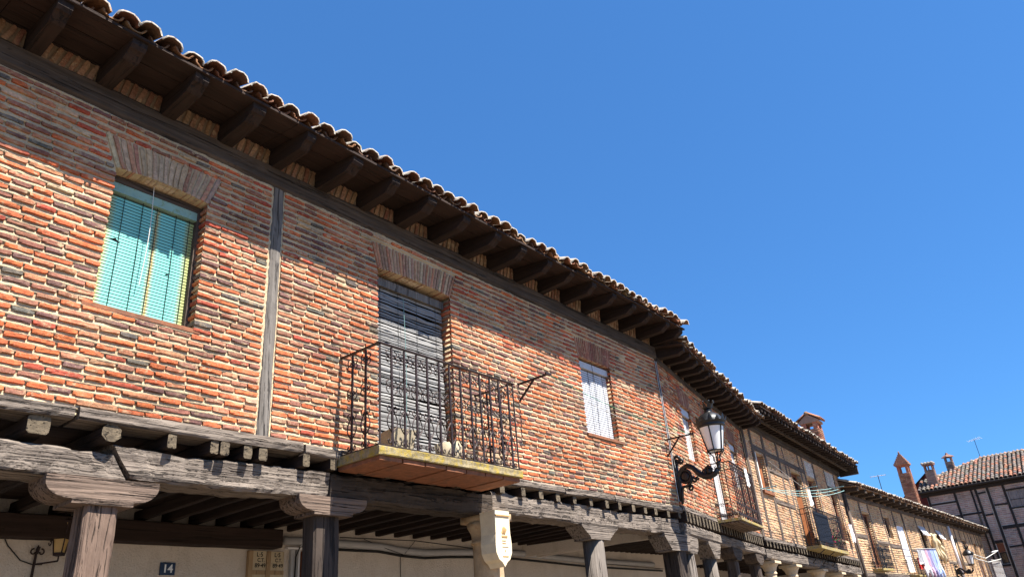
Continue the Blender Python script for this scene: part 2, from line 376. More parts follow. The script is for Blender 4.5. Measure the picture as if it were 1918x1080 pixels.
def free_intervals(x0, x1, blocks, z):
    iv = [(x0, x1, False, False)]
    for b in blocks:
        q = b(z)
        if q is None: continue
        a, c, jamb = q; out = []
        for (s, e, js, je) in iv:
            if c <= s or a >= e: out.append((s, e, js, je)); continue
            if a > s: out.append((s, a, js, jamb))
            if c < e: out.append((c, e, jamb, je))
        iv = out
    return [q for q in iv if q[1]-q[0] > .03]
def rect_block(xa, xb, za, zb, jamb=False): return lambda z: (xa, xb, jamb) if za-.01 < z < zb+.005 else None
def trap_block(b0, b1, t0, t1, zb, zt):
    return lambda z: (lerp(b0, t0, (z-zb)/(zt-zb)), lerp(b1, t1, (z-zb)/(zt-zb)), False) if zb < z < zt else None

def brick_layout(x0, x1, z0, z1, blocks, pitch, h, lens, gap, pal, waw=.008, depth=.1, jd=.2):
    out = []; n = int(round((z1-z0)/pitch)); pitch = (z1-z0)/n
    for r in range(n):
        zc = z0+(r+.5)*pitch
        for (s, e, js, je) in free_intervals(x0, x1, blocks, zc):
            x = s + (0 if js or s > x0 else -rnd.uniform(0, .12)); first = True
            while x < e-.02:
                L = rnd.choices(lens[0], lens[1])[0]*rnd.uniform(.9, 1.12)
                rem = e-x
                if rem < L+.07: L = rem - (0 if je else gap*.3); last = True
                else: last = False
                if L > lens[2]: L = L/2-gap/2; last = False
                if first and js: x -= .010; L += .010
                if last and je: L += .010
                if L > .035:
                    xc = x+L/2; zz = zc+waw*(N(xc*.9, r*.35, 1.5)*1.5+N(xc*3.1, r*1.0, 7)*.3)+rnd.uniform(-.0018, .0018)
                    hh = h*rnd.uniform(.92, 1.08)
                    out.append((xc, zz, L, hh, pal(xc, zc), jd if ((first and js) or (last and je)) else depth, (first and js) or (last and je)))
                first = False; x += L+gap*rnd.uniform(.7, 1.4)
    return out

def put_bricks(root, wall, bricks, nind, front=-.012, jfront=.007, mat_att=None, simple=False, rot=.012, name='brick'):
    Mx = root.matrix_basis.copy() if root else Matrix()
    if nind:
        sc = []
        for i, b in enumerate(bricks):
            px, py, d = proj(Mx @ Vector((b[0], 0, b[1])))
            vis = -5 < px < 1923 and -5 < py < 1085
            sc.append((0 if vis else 1, d/max(.5, b[2]/.16), i))
        sc.sort(); ind = set(i for q, d, i in sc[:nind])
    else: ind = set()
    mb = MB()
    for i, (xc, zc, L, H, c, dep, jm) in enumerate(bricks):
        y = front+rnd.uniform(-jfront, jfront)
        ry = rnd.uniform(-rot, rot); rz = rnd.uniform(-rot, rot)*.8
        if i in ind:
            o = link(name, (BMESHJ if dep > .15 else BMESH)[rnd.randrange(14)], wall, (xc, y, zc), (rnd.uniform(-.06, .03), ry, rz), (L, dep, H), c)
        else:
            v, f = SIMPLE if simple else BV[rnd.randrange(len(BV))]
            cs, sn = math.cos(ry), math.sin(ry); mb.col = c
            k = .1/dep if not simple else .06/dep
            vs = []
            for (a, b_, z) in v:
                X = a*L; Z = z*H; Y = (b_*.10 if b_ < .6 else dep)
                vs.append((xc+X*cs+Z*sn, y+Y+X*rz, zc-X*sn+Z*cs))
            mb.add(vs, f)
    # individual bricks keep shallow relief whatever their depth
    if mb.v:
        o = part(name if not nind else 'brickwork', mb, mat_att or MB_ATT, root, smooth=False, fix=False)
        o.name = 'brickwork'; o['kind'] = 'stuff'; return o

def mortar_beds(root, x0, x1, z0, z1, blocks, pitch, h, front, mat, waw=.008, step=.045, back=.014, stepz=1):
    """struck mortar between the courses: each bed slopes from the arris of the brick below back under the brick above"""
    n = int(round((z1-z0)/pitch)); pitch = (z1-z0)/n; mb = MB()
    def wob(x, r): return waw*(N(x*.9, r*.35, 1.5)*1.5+N(x*3.1, r*1.0, 7)*.3)
    for r in range(-1, n):
        zc = z0+(r+.5)*pitch
        for (s, e, js, je) in free_intervals(x0, x1, blocks, zc+pitch*.5):
            m = max(1, int((e-s)/step)); V = []
            for i in range(m+1):
                x = lerp(s-(.006 if js else 0), e+(.006 if je else 0), i/m); a = zc+wob(x, r)+h/2; b = zc+pitch+wob(x, r+1)-h/2
                q = .006*N(x*11, r*2.3, 4)+.004*N(x*31, r*3.1, 8); y = front+.004+q
                V += [(x, front+.06, a-.006), (x, y, a-.005+.006*N(x*17, r, 2)), (x, y+(back*.45)+.004*N(x*23, r, 6), lerp(a, b, .5)), (x, y+back+.004*N(x*19, r, 12), b+.006)]
            F = []
            for i in range(m):
                o = i*4
                for k in range(3): F.append((o+k, o+4+k, o+5+k, o+1+k))
            mb.add(V, F)
    return part('mortar_bed', mb, mat, root, smooth=True, fix=False)

def mortar_panel(root, name, x0, x1, z0, z1, holes, mat, res=.05, amp=.006, y0=0.004, reveal=.22, parent=None):
    def lines(a, b, cuts):
        n = max(2, int((b-a)/res)); L = sorted(set([round(a+(b-a)*i/n, 4) for i in range(n+1)]+[round(c, 4) for c in cuts if a < c < b]))
        out = [L[0]]
        for q in L[1:]:
            if q-out[-1] < res*.25 and q not in [round(c, 4) for c in cuts]: continue
            out.append(q)
        return out
    xs = lines(x0, x1, [h[0] for h in holes]+[h[1] for h in holes]); zs = lines(z0, z1, [h[2] for h in holes]+[h[3] for h in holes])
    mb = MB(); v = []
    for z in zs:
        for x in xs: v.append((x, y0+amp*(N(x*7, 2, z*7)+.8*N(x*19, 5, z*21)), z))
    f = []; W = len(xs)
    for j in range(len(zs)-1):
        for i in range(W-1):
            xc = (xs[i]+xs[i+1])/2; zc = (zs[j]+zs[j+1])/2
            if any(h[0] < xc < h[1] and h[2] < zc < h[3] for h in holes): continue
            a = j*W+i; f.append((a, a+1, a+W+1, a+W))
    mb.add(v, f)
    for h in holes:
        t = .05
        mb.box(h[0]-t, h[0]-.012, .03, reveal, h[2], h[3]); mb.box(h[1]+.012, h[1]+t, .03, reveal, h[2], h[3])
        mb.box(h[0]-t, h[1]+t, .03, reveal, h[3]-.004, h[3]+t); mb.box(h[0]-t, h[1]+t, .03, reveal, h[2]-t, h[2]+.004)
    return part(name, mb, mat, parent or root, smooth=True, fix=False)

def rough_beam(mb, p0, p1, wy, wz, amp=.012, seed=0, step=.07, ch=.16, taper=1.0, crisp=.4):
    # beam from p0 to p1 (centre line), wy = horizontal width, wz = height, irregular hewn section
    p0 = Vector(p0); p1 = Vector(p1); d = p1-p0; L = d.length; d.normalize()
    up = Vector((0, 0, 1)) if abs(d.z) < .9 else Vector((0, 1, 0))
    a = d.cross(up).normalized(); b = a.cross(d).normalized()
    n = max(3, int(L/step)); sec = []
    c = ch*min(wy, wz)
    base = [(-wy/2+c, -wz/2), (0, -wz/2), (wy/2-c, -wz/2), (wy/2, -wz/2+c), (wy/2, 0), (wy/2, wz/2-c), (wy/2-c, wz/2), (0, wz/2), (-wy/2+c, wz/2), (-wy/2, wz/2-c), (-wy/2, 0), (-wy/2, -wz/2+c)]
    vs = []; K = len(base)
    for i in range(n+1):
        t = i/n; o = p0+d*(L*t); tp = lerp(1, taper, t)
        bx = amp*1.2*N(t*L*.8, seed*3.1, 1.7); bz = amp*1.5*N(t*L*.7, seed*3.1, 9.2)
        for k, (u, w_) in enumerate(base):
            q = amp*(N(t*L*2.2+seed*11, k*.9, seed)+crisp*1.3*N(t*L*9+seed, k*1.7, seed*2.3))
            fct = (1+q/max(wy, wz)*2)
            vs.append(o+a*(u*fct*tp+bx)+b*(w_*fct*tp+bz))
    fs = []
    for i in range(n):
        for k in range(K): fs.append((i*K+k, i*K+(k+1) % K, (i+1)*K+(k+1) % K, (i+1)*K+k))
    fs += [tuple(range(K-1, -1, -1)), tuple(n*K+k for k in range(K))]
    mb.add(vs, fs)
def beam_part(root, name, p0, p1, wy, wz, mat, **k):
    mb = MB(); rough_beam(mb, p0, p1, wy, wz, **k); return part(name, mb, mat, root)

def tile_geo(L, r0, r1, up, th=.016, n=7, seed=0):
    r = random.Random(seed); vo = []; vi = []
    rows = 3
    for j in range(rows):
        t = j/(rows-1); rr = lerp(r0, r1, t)
        for k in range(n+1):
            a = math.pi*k/n; s = 1 if up else -1; w_ = 1+r.uniform(-.04, .04)
            vo.append((-rr*math.cos(a)*w_, t*L+(r.uniform(-.012, .012) if j == 0 else 0), s*rr*(.76 if up else .66)*math.sin(a)*w_)); ri = rr-th
            vi.append((-ri*math.cos(a)*w_, vo[-1][1], s*ri*(.76 if up else .66)*math.sin(a)*w_))
    W = n+1; v = vo+vi; O = rows*W; fo = []; fi = []
    for j in range(rows-1):
        for k in range(n):
            a = j*W+k; fo.append((a, a+1, a+W+1, a+W)); fi.append((O+a, O+a+W, O+a+W+1, O+a+1))
    for k in range(n):
        (fo if up else fi).append((k, O+k, O+k+1, k+1)); a = (rows-1)*W+k; fi.append((a, a+1, O+a+1, O+a))
    for j in range(rows-1):
        a = j*W; fi.append((a, a+W, O+a+W, O+a)); a = j*W+n; fi.append((a, O+a, O+a+W, a+W))
    if not up: fo, fi = [q[::-1] for q in fo], [q[::-1] for q in fi]
    return v, fo, fi
TG = {(u, s): tile_geo(.44, .098 if u else .085, .082 if u else .095, u, seed=s) for u in (True, False) for s in range(4)}
TMESH = {}
for k_, (v, fo, fi) in TG.items():
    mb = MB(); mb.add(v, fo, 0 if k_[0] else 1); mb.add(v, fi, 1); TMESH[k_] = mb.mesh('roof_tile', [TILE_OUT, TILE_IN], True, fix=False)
def tile_col(): return jit(rnd.choices([(.36, .17, .085), (.30, .13, .07), (.40, .24, .13), (.25, .14, .09)], [4, 3, 3, 2])[0])

def roof_tiles(roof, x0, x1, ye, zb, slope, pitch=.205, rows=4, individual=True, dz=lambda x: 0, dye=lambda x: 0, expo=.34, outm=None):
    n = int((x1-x0)/pitch); mb = MB()
    cs, sn = math.cos(slope), math.sin(slope)
    for i in range(n+1):
        for r in range(rows):
            for up in (False, True):
                if up is False and i == n: continue
                x = x0+pitch*(i+(0 if up else .5))+rnd.uniform(-.012, .012); t = r*expo
                y = ye+dye(x)+t*cs+rnd.choice([0, 0, 0, .04, -.02])+rnd.uniform(-.022, .022)+(0 if up else .03); z = zb+dz(x)+t*sn+(.070 if up else .088)+rnd.uniform(-.005, .005)
                if not up: z -= .0
                c = tile_col(); rx = slope-.035+rnd.uniform(-.02, .02); rz = rnd.uniform(-.06, .06); rll = rnd.uniform(-.09, .09)
                key = (up, rnd.randrange(4))
                if individual and r == 0: link('roof_tile', TMESH[key], roof, (x, y, z), (rx, rll, rz), (1, 1, 1), c)
                else:
                    v, fo, fi = TG[key]; E = Matrix.Translation((x, y, z)) @ Matrix.Rotation(rz, 4, 'Z') @ Matrix.Rotation(rll, 4, 'Y') @ Matrix.Rotation(rx, 4, 'X')
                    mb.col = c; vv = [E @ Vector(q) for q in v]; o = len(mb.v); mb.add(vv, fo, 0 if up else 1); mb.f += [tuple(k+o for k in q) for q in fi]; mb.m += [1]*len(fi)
    if mb.v:
        o = part('roof_tiles', mb, [outm or TILE_OUTJ, TILE_INJ], roof, smooth=True, fix=False); o['kind'] = 'stuff'

def eaves(root, x0, x1, zt, zw, ytip, ye, rxs, rw, slope=rad(21), tip=.06, mat=None, soff=None, boards=3, individual=True, drop=.05, dz=lambda x: 0, dye=lambda x: 0, infill=True, ninf=5, inf_ind=0, rows=4, roofdepth=5.5, plain=False):
    """zt underside of the boards, zw underside of the rafters at the wall."""
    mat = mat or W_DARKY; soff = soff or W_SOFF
    # rafter mesh (shared)
    L = -ytip; H = zt-zw; meshes = []
    for s in range(3):
        r = random.Random(s+int(zw*100)); mb = MB(); prof = [(.30, zw-zt), (0, zw-zt), (-L*.74, zw-zt+.004)]
        if not plain:
            for q in range(1, 7):
                t = q/6; prof.append((-L*lerp(.74, .96, t), lerp(zw-zt, -drop-tip-.03, .5-.5*math.cos(math.pi*t))))
            prof += [(-L*.985, -drop-tip-.012), (-L, -drop-tip)]
        else: prof += [(-L*.97, zw-zt+.02-drop*.6), (-L, zw-zt+.05-drop)]
        prof += [(-L, -drop), (0, 0), (.30, 0)]
        mb.prism([(y, z) for y, z in prof], 'x', -rw/2, rw/2)
        mb.v = [(x+.004*N(y*6, z*9, s), y, z+.004*N(x*30, y*6, s+3)) for x, y, z in mb.v]
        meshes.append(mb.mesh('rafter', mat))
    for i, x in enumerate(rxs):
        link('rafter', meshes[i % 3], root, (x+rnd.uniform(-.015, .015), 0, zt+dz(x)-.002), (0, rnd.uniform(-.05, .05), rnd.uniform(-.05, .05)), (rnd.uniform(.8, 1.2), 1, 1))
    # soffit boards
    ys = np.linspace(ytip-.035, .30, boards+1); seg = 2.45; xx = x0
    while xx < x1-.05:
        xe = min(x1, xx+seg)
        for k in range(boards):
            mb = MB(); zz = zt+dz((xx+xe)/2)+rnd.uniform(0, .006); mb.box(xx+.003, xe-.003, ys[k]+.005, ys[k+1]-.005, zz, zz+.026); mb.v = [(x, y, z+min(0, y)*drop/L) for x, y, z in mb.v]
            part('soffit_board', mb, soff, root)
        xx = xe
    # brick infill between the rafters
    if infill:
        joined = MB()
        for i in range(len(rxs)-1):
            a, b = rxs[i]+rw/2, rxs[i+1]-rw/2; mb = MB()
            mb.box(a-.01, b+.01, .012, .2, zw-.01, zt+dz(a)); 
            ip = part('rafter_infill', mb, MORTI, root)
            for q in range(ninf):
                xc = lerp(a, b, (q+.5)/ninf); c = jit(rnd.choice([(.29, .16, .09), (.33, .20, .12), (.25, .12, .07)]))
                Lq = (H)*.98; hq = (b-a)/ninf*.62; tilt = rnd.uniform(.12, .34)
                if i < inf_ind:
                    link('infill_brick', BMESH[rnd.randrange(14)], ip, (xc, -.004, (zw+zt)/2+dz(a)), (0, math.pi/2+tilt, 0), (Lq, .08, hq), c)
                else:
                    v, f = BV[rnd.randrange(14)]; E = Matrix.Translation((xc, -.004, (zw+zt)/2+dz(a))) @ Matrix.Rotation(math.pi/2+tilt, 4, 'Y')
                    joined.col = c; joined.add([E @ Vector((p[0]*Lq, p[1]*.08, p[2]*hq)) for p in v], f)
        if joined.v: part('infill_bricks', joined, MB_FAR, root, smooth=True, fix=False, stuff=True)
    # roof
    mb = MB(); cs, sn = math.cos(slope), math.sin(slope)
    T = roofdepth; y0 = ytip+.04; zz = zt+.034-drop
    mb.add([(x0, y0, zz), (x1, y0, zz), (x1, y0+T*cs, zz+T*sn), (x0, y0+T*cs, zz+T*sn), (x0, y0, zz+.03), (x1, y0, zz+.03), (x1, y0+T*cs, zz+T*sn+.03), (x0, y0+T*cs, zz+T*sn+.03)],
           [(0, 3, 2, 1), (4, 5, 6, 7), (0, 1, 5, 4), (1, 2, 6, 5), (2, 3, 7, 6), (3, 0, 4, 7)])
    roof = part('roof', mb, soff, root)
    roof_tiles(roof, x0+.08, x1-.05, ye, zt-drop, slope, individual=individual, dz=dz, dye=dye, rows=rows)
    return roof

def shell(root, x0, x1, z1, y1=6.0, z0=0, mat=None):
    mb = MB(); t = .25
    mb.box(x0, x1, y1, y1+t, z0, z1+2.0); mb.box(x0, x0+.06, .28, y1, 3.0, z1); mb.box(x1-.06, x1, .28, y1, 3.0, z1)
    part('rear_wall', mb, mat or PLASTER, root)

def arch(root, b0, b1, t0, t1, zb, zt, n, pal, sag=.03, depth=.19, mort=None):
    mb = MB(); poly = []
    K = 8
    for k in range(K+1): t = k/K; poly.append((lerp(b0, b1, t), zb+sag*math.sin(math.pi*t)))
    for k in range(K, -1, -1): t = k/K; poly.append((lerp(t0, t1, t), zt))
    mb.prism(poly, 'y', -.012, depth-.01)
    a = part('window_arch', mb, mort or MORT, root)
    for i in range(n):
        t = (i+.5)/n; pb = Vector((lerp(b0, b1, t), 0, zb+sag*math.sin(math.pi*t)-.002)); pt = Vector((lerp(t0, t1, t), 0, zt-.012+rnd.uniform(-.01, .01)))
        d = pt-pb; L = d.length; ang = math.atan2(d.x, d.z); m = (pb+pt)/2
        wv = ((b1-b0)/n*.5+(t1-t0)/n*.5)*.74
        link('arch_brick', BMESHJ[rnd.randrange(14)], a, (m.x, -.024+rnd.uniform(-.004, .004), m.z), (0, ang+math.pi/2+rnd.uniform(-.02, .02)*0, 0), (L, depth, wv), pal())
    return a

def blind(label, root, x0, x1, z0, z1, y, pitch, mat, headm, cords, name='roller_blind', wavy=0, cordm=None, head=.09, slat_h=.86, group=None, th=.0035, pull=None):
    o = thing(name, label, 'blind', group=group)
    o.parent = None; o.matrix_world = root.matrix_basis @ Matrix.Translation((x0, y, z0))
    W = x1-x0; H = z1-z0-head; n = int(H/pitch)
    mb = MB(); mb.box(-.005, W+.005, -.045, .03, H, H+head); part('headbox', mb, headm, o)
    ms = []
    for s in range(6 if wavy else 1):
        mb = MB(); K = 14 if wavy else 4; h = pitch*slat_h; v = []
        for i in range(K+1):
            x = W*i/K; dy = wavy*N(i*.5, s*7.3, 1)*1.2; dz = wavy*.8*N(i*.35, s*5.1, 3)
            for (yy, zz) in ((-th, 0), (-th*1.12, h*.5), (-th, h), (0, h), (0, 0)): v.append((x, yy+dy, zz+dz))
        f = []
        for i in range(K):
            for k in range(5): f.append((i*5+k, (i+1)*5+k, (i+1)*5+(k+1) % 5, i*5+(k+1) % 5))
        f += [(0, 1, 2, 3, 4), tuple(K*5+k for k in (4, 3, 2, 1, 0))]
        mb.add(v, f); ms.append(mb.mesh('slat', mat))
    for i in range(n):
        s = ms[rnd.randrange(len(ms))] if wavy else ms[0]
        low = (1-i/n)
        tilt = 0
        if wavy and rnd.random() < .13: tilt = rnd.uniform(-.03, .03)
        link('slat', s, o, (rnd.uniform(-.004, .004), -.02*N(i*.2, 3, 1)*(1 if wavy else 0), i*pitch+(rnd.uniform(-.006, .006) if wavy else 0)), (rnd.uniform(-.5, .3) if wavy else 0, tilt, 0))
    for c in cords:
        mb = MB(); mb.tube([(c*W, -th*2.2-.003, 0), (c*W+.004, -th*2.2-.006-wavy, H*.5), (c*W, -th*2.2-.003, H)], .0028, 4); part('ladder_cord', mb, cordm or CABLE, o)
    if pull:
        px, z_a, z_b, pm = pull; mb = MB(); K = 10
        mb.tube([(px*W+.012*math.sin(k/K*3.2)*1.0, -.055-.02*math.sin(k/K*math.pi), lerp(z_a, z_b, k/K)) for k in range(K+1)], .0034, 5); part('pull_cord', mb, pm, o)
    return o

def scroll(mb, c, r, a0, turns, plane, wr, n=14, sx=1, sz=1):
    """flat spiral; plane maps (u,w) to 3d"""
    pts = []
    for i in range(n+1):
        t = i/n; a = a0+turns*2*math.pi*t; q = r*(1-.72*t)
        pts.append(plane(c[0]+sx*q*math.cos(a), c[1]+sz*q*math.sin(a)))
    mb.tube(pts, wr, 4, cap=True); return pts

# ------------------------------------------------------------------ street and sky setting
mb = MB(); mb.box(-150, 250, -150, 250, -.5, 0); st = part('street', mb, PAVE); st['kind'] = 'structure'

# ================================================================== HOUSE A: long brick house over the arcade
YA = 5.75
A = thing('brick_house', 'long red brick house on timber arcade with wrought iron balcony and green blind, nearest house', 'house', (0, YA, 0))
AX0, AX1, ZS, ZB = -1.4, 11.74, 3.425, 6.05
holesA = [(2.13, 2.99, 4.27, 5.58), (5.08, 6.30, 3.36, 5.64), (9.15, 10.06, 4.29, 5.53)]
wallA = mortar_panel(A, 'wall', AX0, AX1, ZS-.06, ZB+.06, holesA, MORT, res=.035, amp=.008, y0=-.008)
blk = [rect_block(*h, True) for h in holesA]
blk += [trap_block(2.12, 2.99, 1.98, 3.11, 5.53, 5.88), trap_block(5.08, 6.31, 4.98, 6.42, 5.60, 5.95), trap_block(9.14, 10.07, 9.08, 10.17, 5.50, 5.84),
        rect_block(3.655, 3.815, 3, 6.1)]
bA = brick_layout(AX0, AX1-.01, ZS+.005, ZB, blk, .0672, .0345, ([.135, .16, .26, .2], [5, 4, 1.7, 1], .34), .013, pal_A, jd=.2)
put_bricks(A, wallA, bA, 298, front=-.026, jfront=.006)
mortar_beds(A, AX0, AX1-.01, ZS+.005, ZB, blk, .0672, .0345, -.024, MORT)
arch(A, 2.13, 2.99, 1.99, 3.10, 5.55, 5.87, 19, lambda: jit(rnd.choice([(.44, .30, .20), (.48, .34, .22), (.38, .26, .18), (.38, .19, .12)])))
arch(A, 5.08, 6.30, 4.99, 6.41, 5.61, 5.94, 27, lambda: jit(rnd.choice([(.40, .24, .155), (.40, .19, .11), (.33, .19, .13), (.48, .34, .23)])))
arch(A, 9.15, 10.06, 9.09, 10.16, 5.50, 5.83, 19, lambda: jit(rnd.choice([(.38, .16, .10), (.34, .14, .09), (.42, .22, .13), (.32, .13, .09)])), sag=.0)
beam_part(A, 'wall_plate', (AX0, .06, 6.185), (AX1+.05, .06, 6.185), .20, .25, W_DARKX, amp=.010, seed=3)
beam_part(A, 'wall_post', (3.735, .055, 3.42), (3.745, .055, 6.06), .15, .145, W_GREYP, amp=.008, seed=5)
rxs = [-1.03, -.43, .17, .75]+[1.33+i*.585 for i in range(18)]
rxs = [x for x in rxs if x < 11.6]+[11.78]
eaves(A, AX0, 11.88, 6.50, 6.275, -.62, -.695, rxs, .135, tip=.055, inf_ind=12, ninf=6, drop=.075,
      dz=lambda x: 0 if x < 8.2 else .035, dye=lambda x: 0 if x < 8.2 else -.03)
shell(A, AX0, AX1, 6.5)
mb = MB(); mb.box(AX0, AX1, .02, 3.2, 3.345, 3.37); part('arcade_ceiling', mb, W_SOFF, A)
# window furniture
def timber_frame(root, name, x0, x1, z0, z1, y, w, mat, pane=DARK, d=.05, mull=0):
    mb = MB(); mb.box(x0, x0+w, y, y+d, z0, z1); mb.box(x1-w, x1, y, y+d, z0, z1); mb.box(x0+w, x1-w, y, y+d, z1-w, z1); mb.box(x0+w, x1-w, y, y+d, z0, z0+w)
    if mull: mb.box((x0+x1)/2-w*.5, (x0+x1)/2+w*.5, y+.003, y+d-.003, z0+w, z1-w)
    fr = part(name, mb, mat, root)
    mb = MB(); mb.box(x0+w*.6, x1-w*.6, y+d*.5, y+d*.5+.012, z0+w*.6, z1-w*.6); part('pane', mb, pane, fr); return fr
timber_frame(A, 'window', 2.13, 2.99, 4.27, 5.58, .205, .06, W_DARKZ, DARK)
timber_frame(A, 'door', 5.08, 6.30, 3.36, 5.66, .20, .09, W_DARKZ, DARK)
timber_frame(A, 'window', 9.15, 10.06, 4.29, 5.53, .15, .06, WHITE, DARK)
beam_part(A, 'window_lintel', (2.05, .16, 5.525), (3.07, .16, 5.525), .11, .085, W_DARKX, amp=.005)
mb = MB(); mb.box(2.955, 3.0, .10, .21, 4.28, 5.5); part('window_jamb', mb, W_DARKZ, A)
mb = MB(); mb.box(2.06, 3.04, -.02, .2, 4.235, 4.272); mb.v = [(x, y+.008*N(x*8, 1), z+.006*N(x*5, 4)) for x, y, z in mb.v]; part('window_sill', mb, TERRA, A)
mb = MB(); mb.box(9.13, 10.16, -.045, .12, 4.245, 4.288); part('window_sill', mb, TERRA, A)
gb = blind('green slatted roller blind with yellow rust streaks in the brick window', A, 2.145, 2.955, 4.285, 5.485, .15, .0305, SLATG, HEADG, [.035, .2, .4, .56, .78, .94], slat_h=.74, head=.085, pull=(.46, 1.3, .30, ROPE))
blind('grey weathered wooden slat blind hanging in the balcony doorway', A, 5.10, 6.27, 3.40, 5.56, .13, .036, SLATWOOD, W_GREYP, [.12, .36, .62, .9], wavy=.008, slat_h=.77, head=.10, pull=(.40, 2.0, .1, GREYTEAL))
blind('white slatted roller blind with narrow white headbox right of the iron balcony', A, 9.17, 10.05, 4.30, 5.46, .08, .036, SLATW, GREYM, [.1, .38, .55, .85], slat_h=.72, head=.10, pull=(.46, 1.2, .2, CABLE))
mb = MB(); mb.prism([(0, .012), (.035, .020), (.055, .032), (.075, .012), (.10, -.006), (.07, .0), (.045, .004)], 'y', -.007, -.005)
part('torn_hole', mb, DARK, gb, loc=(.085, 0, .66))
mb = MB(); mb.prism([(0, 0), (.018, .010), (.035, .002), (.015, -.004)], 'y', -.007, -.005); part('torn_hole', mb, DARK, gb, loc=(.60, 0, .50))
# sill boards, joists, main beams
for k, (a, b) in enumerate([(-1.4, 2.14), (2.17, 4.14), (4.17, 4.58), (4.60, 6.9), (6.92, 8.335), (8.36, 9.60), (9.62, 11.72)]):
    beam_part(A, 'sill_board', (a, .085, 3.378+(.0 if k else -.01)), (b, .085, 3.376+.012*N(k*3.3)), .29, .095, W_BEAM, amp=.011, seed=20+k, crisp=.7)
joists = [(-.9, .10), (-.2, .12), (.5, .11), (1.15, .1), (1.93, .15), (2.42, .14)]
jx = 2.9
extra = [2.9, 3.27, 3.36, 3.58, 3.735, 4.18, 4.5, 4.85, 5.2, 5.55, 5.9, 6.25, 6.6, 7.03, 7.43, 7.82, 8.2, 8.59, 8.98, 9.37, 9.72, 10.12, 10.5, 10.82, 11.25, 11.6]
joists += [(x, .078+rnd.uniform(-.006, .012)) for x in extra]
for k, (x, wd) in enumerate(joists):
    zt = 3.328; h = .135 if wd > .13 else (.115 if x < 6.8 else .105)
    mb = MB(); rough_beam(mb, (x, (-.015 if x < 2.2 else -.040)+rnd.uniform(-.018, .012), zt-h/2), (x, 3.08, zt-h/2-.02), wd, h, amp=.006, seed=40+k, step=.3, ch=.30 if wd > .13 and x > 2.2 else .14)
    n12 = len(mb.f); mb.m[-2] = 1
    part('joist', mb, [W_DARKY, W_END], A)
# scarfed main beams
def beamA(p0, p1, wy, wz, seed, cut=None, mat=None):
    mb = MB(); rough_beam(mb, p0, p1, wy, wz, amp=.021, seed=seed, ch=.09, crisp=.8, step=.045)
    if cut: mb.v = [(x+cut(x, z), y, z) for x, y, z in mb.v]
    return part('main_beam', mb, mat or W_BEAM, A)
beamA((-1.4, .185, 3.035), (2.55, .185, 3.035), .34, .205, 61, lambda x, z: (3.03-z)*.7 if x > 2.2 else 0)
beamA((4.515, .18, 3.09), (6.88, .18, 3.095), .33, .235, 66, None, W_BDARK)  # split at the balcony's shadow edge; its shade is put into the wood colour
beamA((2.56, .18, 3.085), (4.505, .18, 3.09), .33, .235, 62, lambda x, z: (3.08-z)*.7 if x < 2.9 else 0)
beamA((6.90, .18, 3.125), (11.68, .18, 3.085), .33, .245, 63)
mb = MB(); rough_beam(mb, (-1.4, 2.92, 3.06), (5.97, 2.92, 3.055), .22, .225, amp=.004, seed=71, ch=.05); part('wall_beam', mb, W_SOFF, A)
mb = MB(); mb.box(AX0, 18.2, 3.08, 3.3, 0, 3.4); mb.v = [(x, y+(.0), z) for x, y, z in mb.v]; part('arcade_wall', mb, PLASTER, A)
# posts with corbels
def corbel(root, x0, x1, b0, b1, z0, z1, y0, y1, mat, round_=True, seed=0):
    poly = [(x0, z1), (x0, lerp(z0, z1, .80))]
    K = 6
    for k in range(1, K+1):
        t = k/K*math.pi/2
        poly.append((lerp(x0, b0, 1-math.cos(t)), lerp(z0+.03, lerp(z0, z1, .80), 1-math.sin(t))) if round_ else (lerp(x0, b0, k/K), lerp(lerp(z0, z1, .8), z0+.02, k/K)))
    poly += [(b0, z0), (b1, z0)]
    for k in range(K, -1, -1):
        t = k/K*math.pi/2
        poly.append((lerp(x1, b1, 1-math.cos(t)), lerp(z0+.03, lerp(z0, z1, .80), 1-math.sin(t))) if round_ else (lerp(x1, b1, k/K), lerp(lerp(z0, z1, .8), z0+.02, k/K)))
    poly += [(x1, z1)]
    mb = MB(); mb.prism(poly, 'y', y0, y1); mb.v = [(x+.006*N(x*4, y*9, z*9+seed), y+.01*N(x*6, 3+seed, z*7), z+.005*N(x*5, y*4, seed)) for x, y, z in mb.v]
    return part('corbel', mb, mat, root)
p = beam_part(A, 'post', (2.475, .125, 0), (2.475, .125, 2.75), .235, .205, W_BROWN, amp=.009, seed=81, ch=.1)
corbel(A, 2.05, 2.86, 2.24, 2.68, 2.742, 2.932, -.005, .30, W_BROWNX)
beam_part(A, 'post', (4.54, .16, 0), (4.54, .16, 2.81), .29, .205, W_PDARK, amp=.007, seed=82, ch=.1)
corbel(A, 4.16, 4.95, 4.33, 4.78, 2.81, 2.975, -.004, .30, W_BROWNX, seed=3)
mb = MB(); mb.tube([(9.20, .15, 0), (9.20, .15, 1.2), (9.195, .15, 2.79)], [.165, .155, .148], 14); part('post', mb, W_POST, A, smooth=True)
corbel(A, 8.74, 9.66, 8.93, 9.42, 2.79, 3.0, -.003, .28, W_BEAM, False, seed=6)
beam_part(A, 'post', (11.62, .16, 0), (11.62, .16, 2.74), .30, .30, W_PDARK, amp=.008, seed=84, ch=.1)
corbel(A, 11.06, 11.95, 11.24, 11.86, 2.72, 2.975, -.003, .30, W_BEAM, False, seed=8)
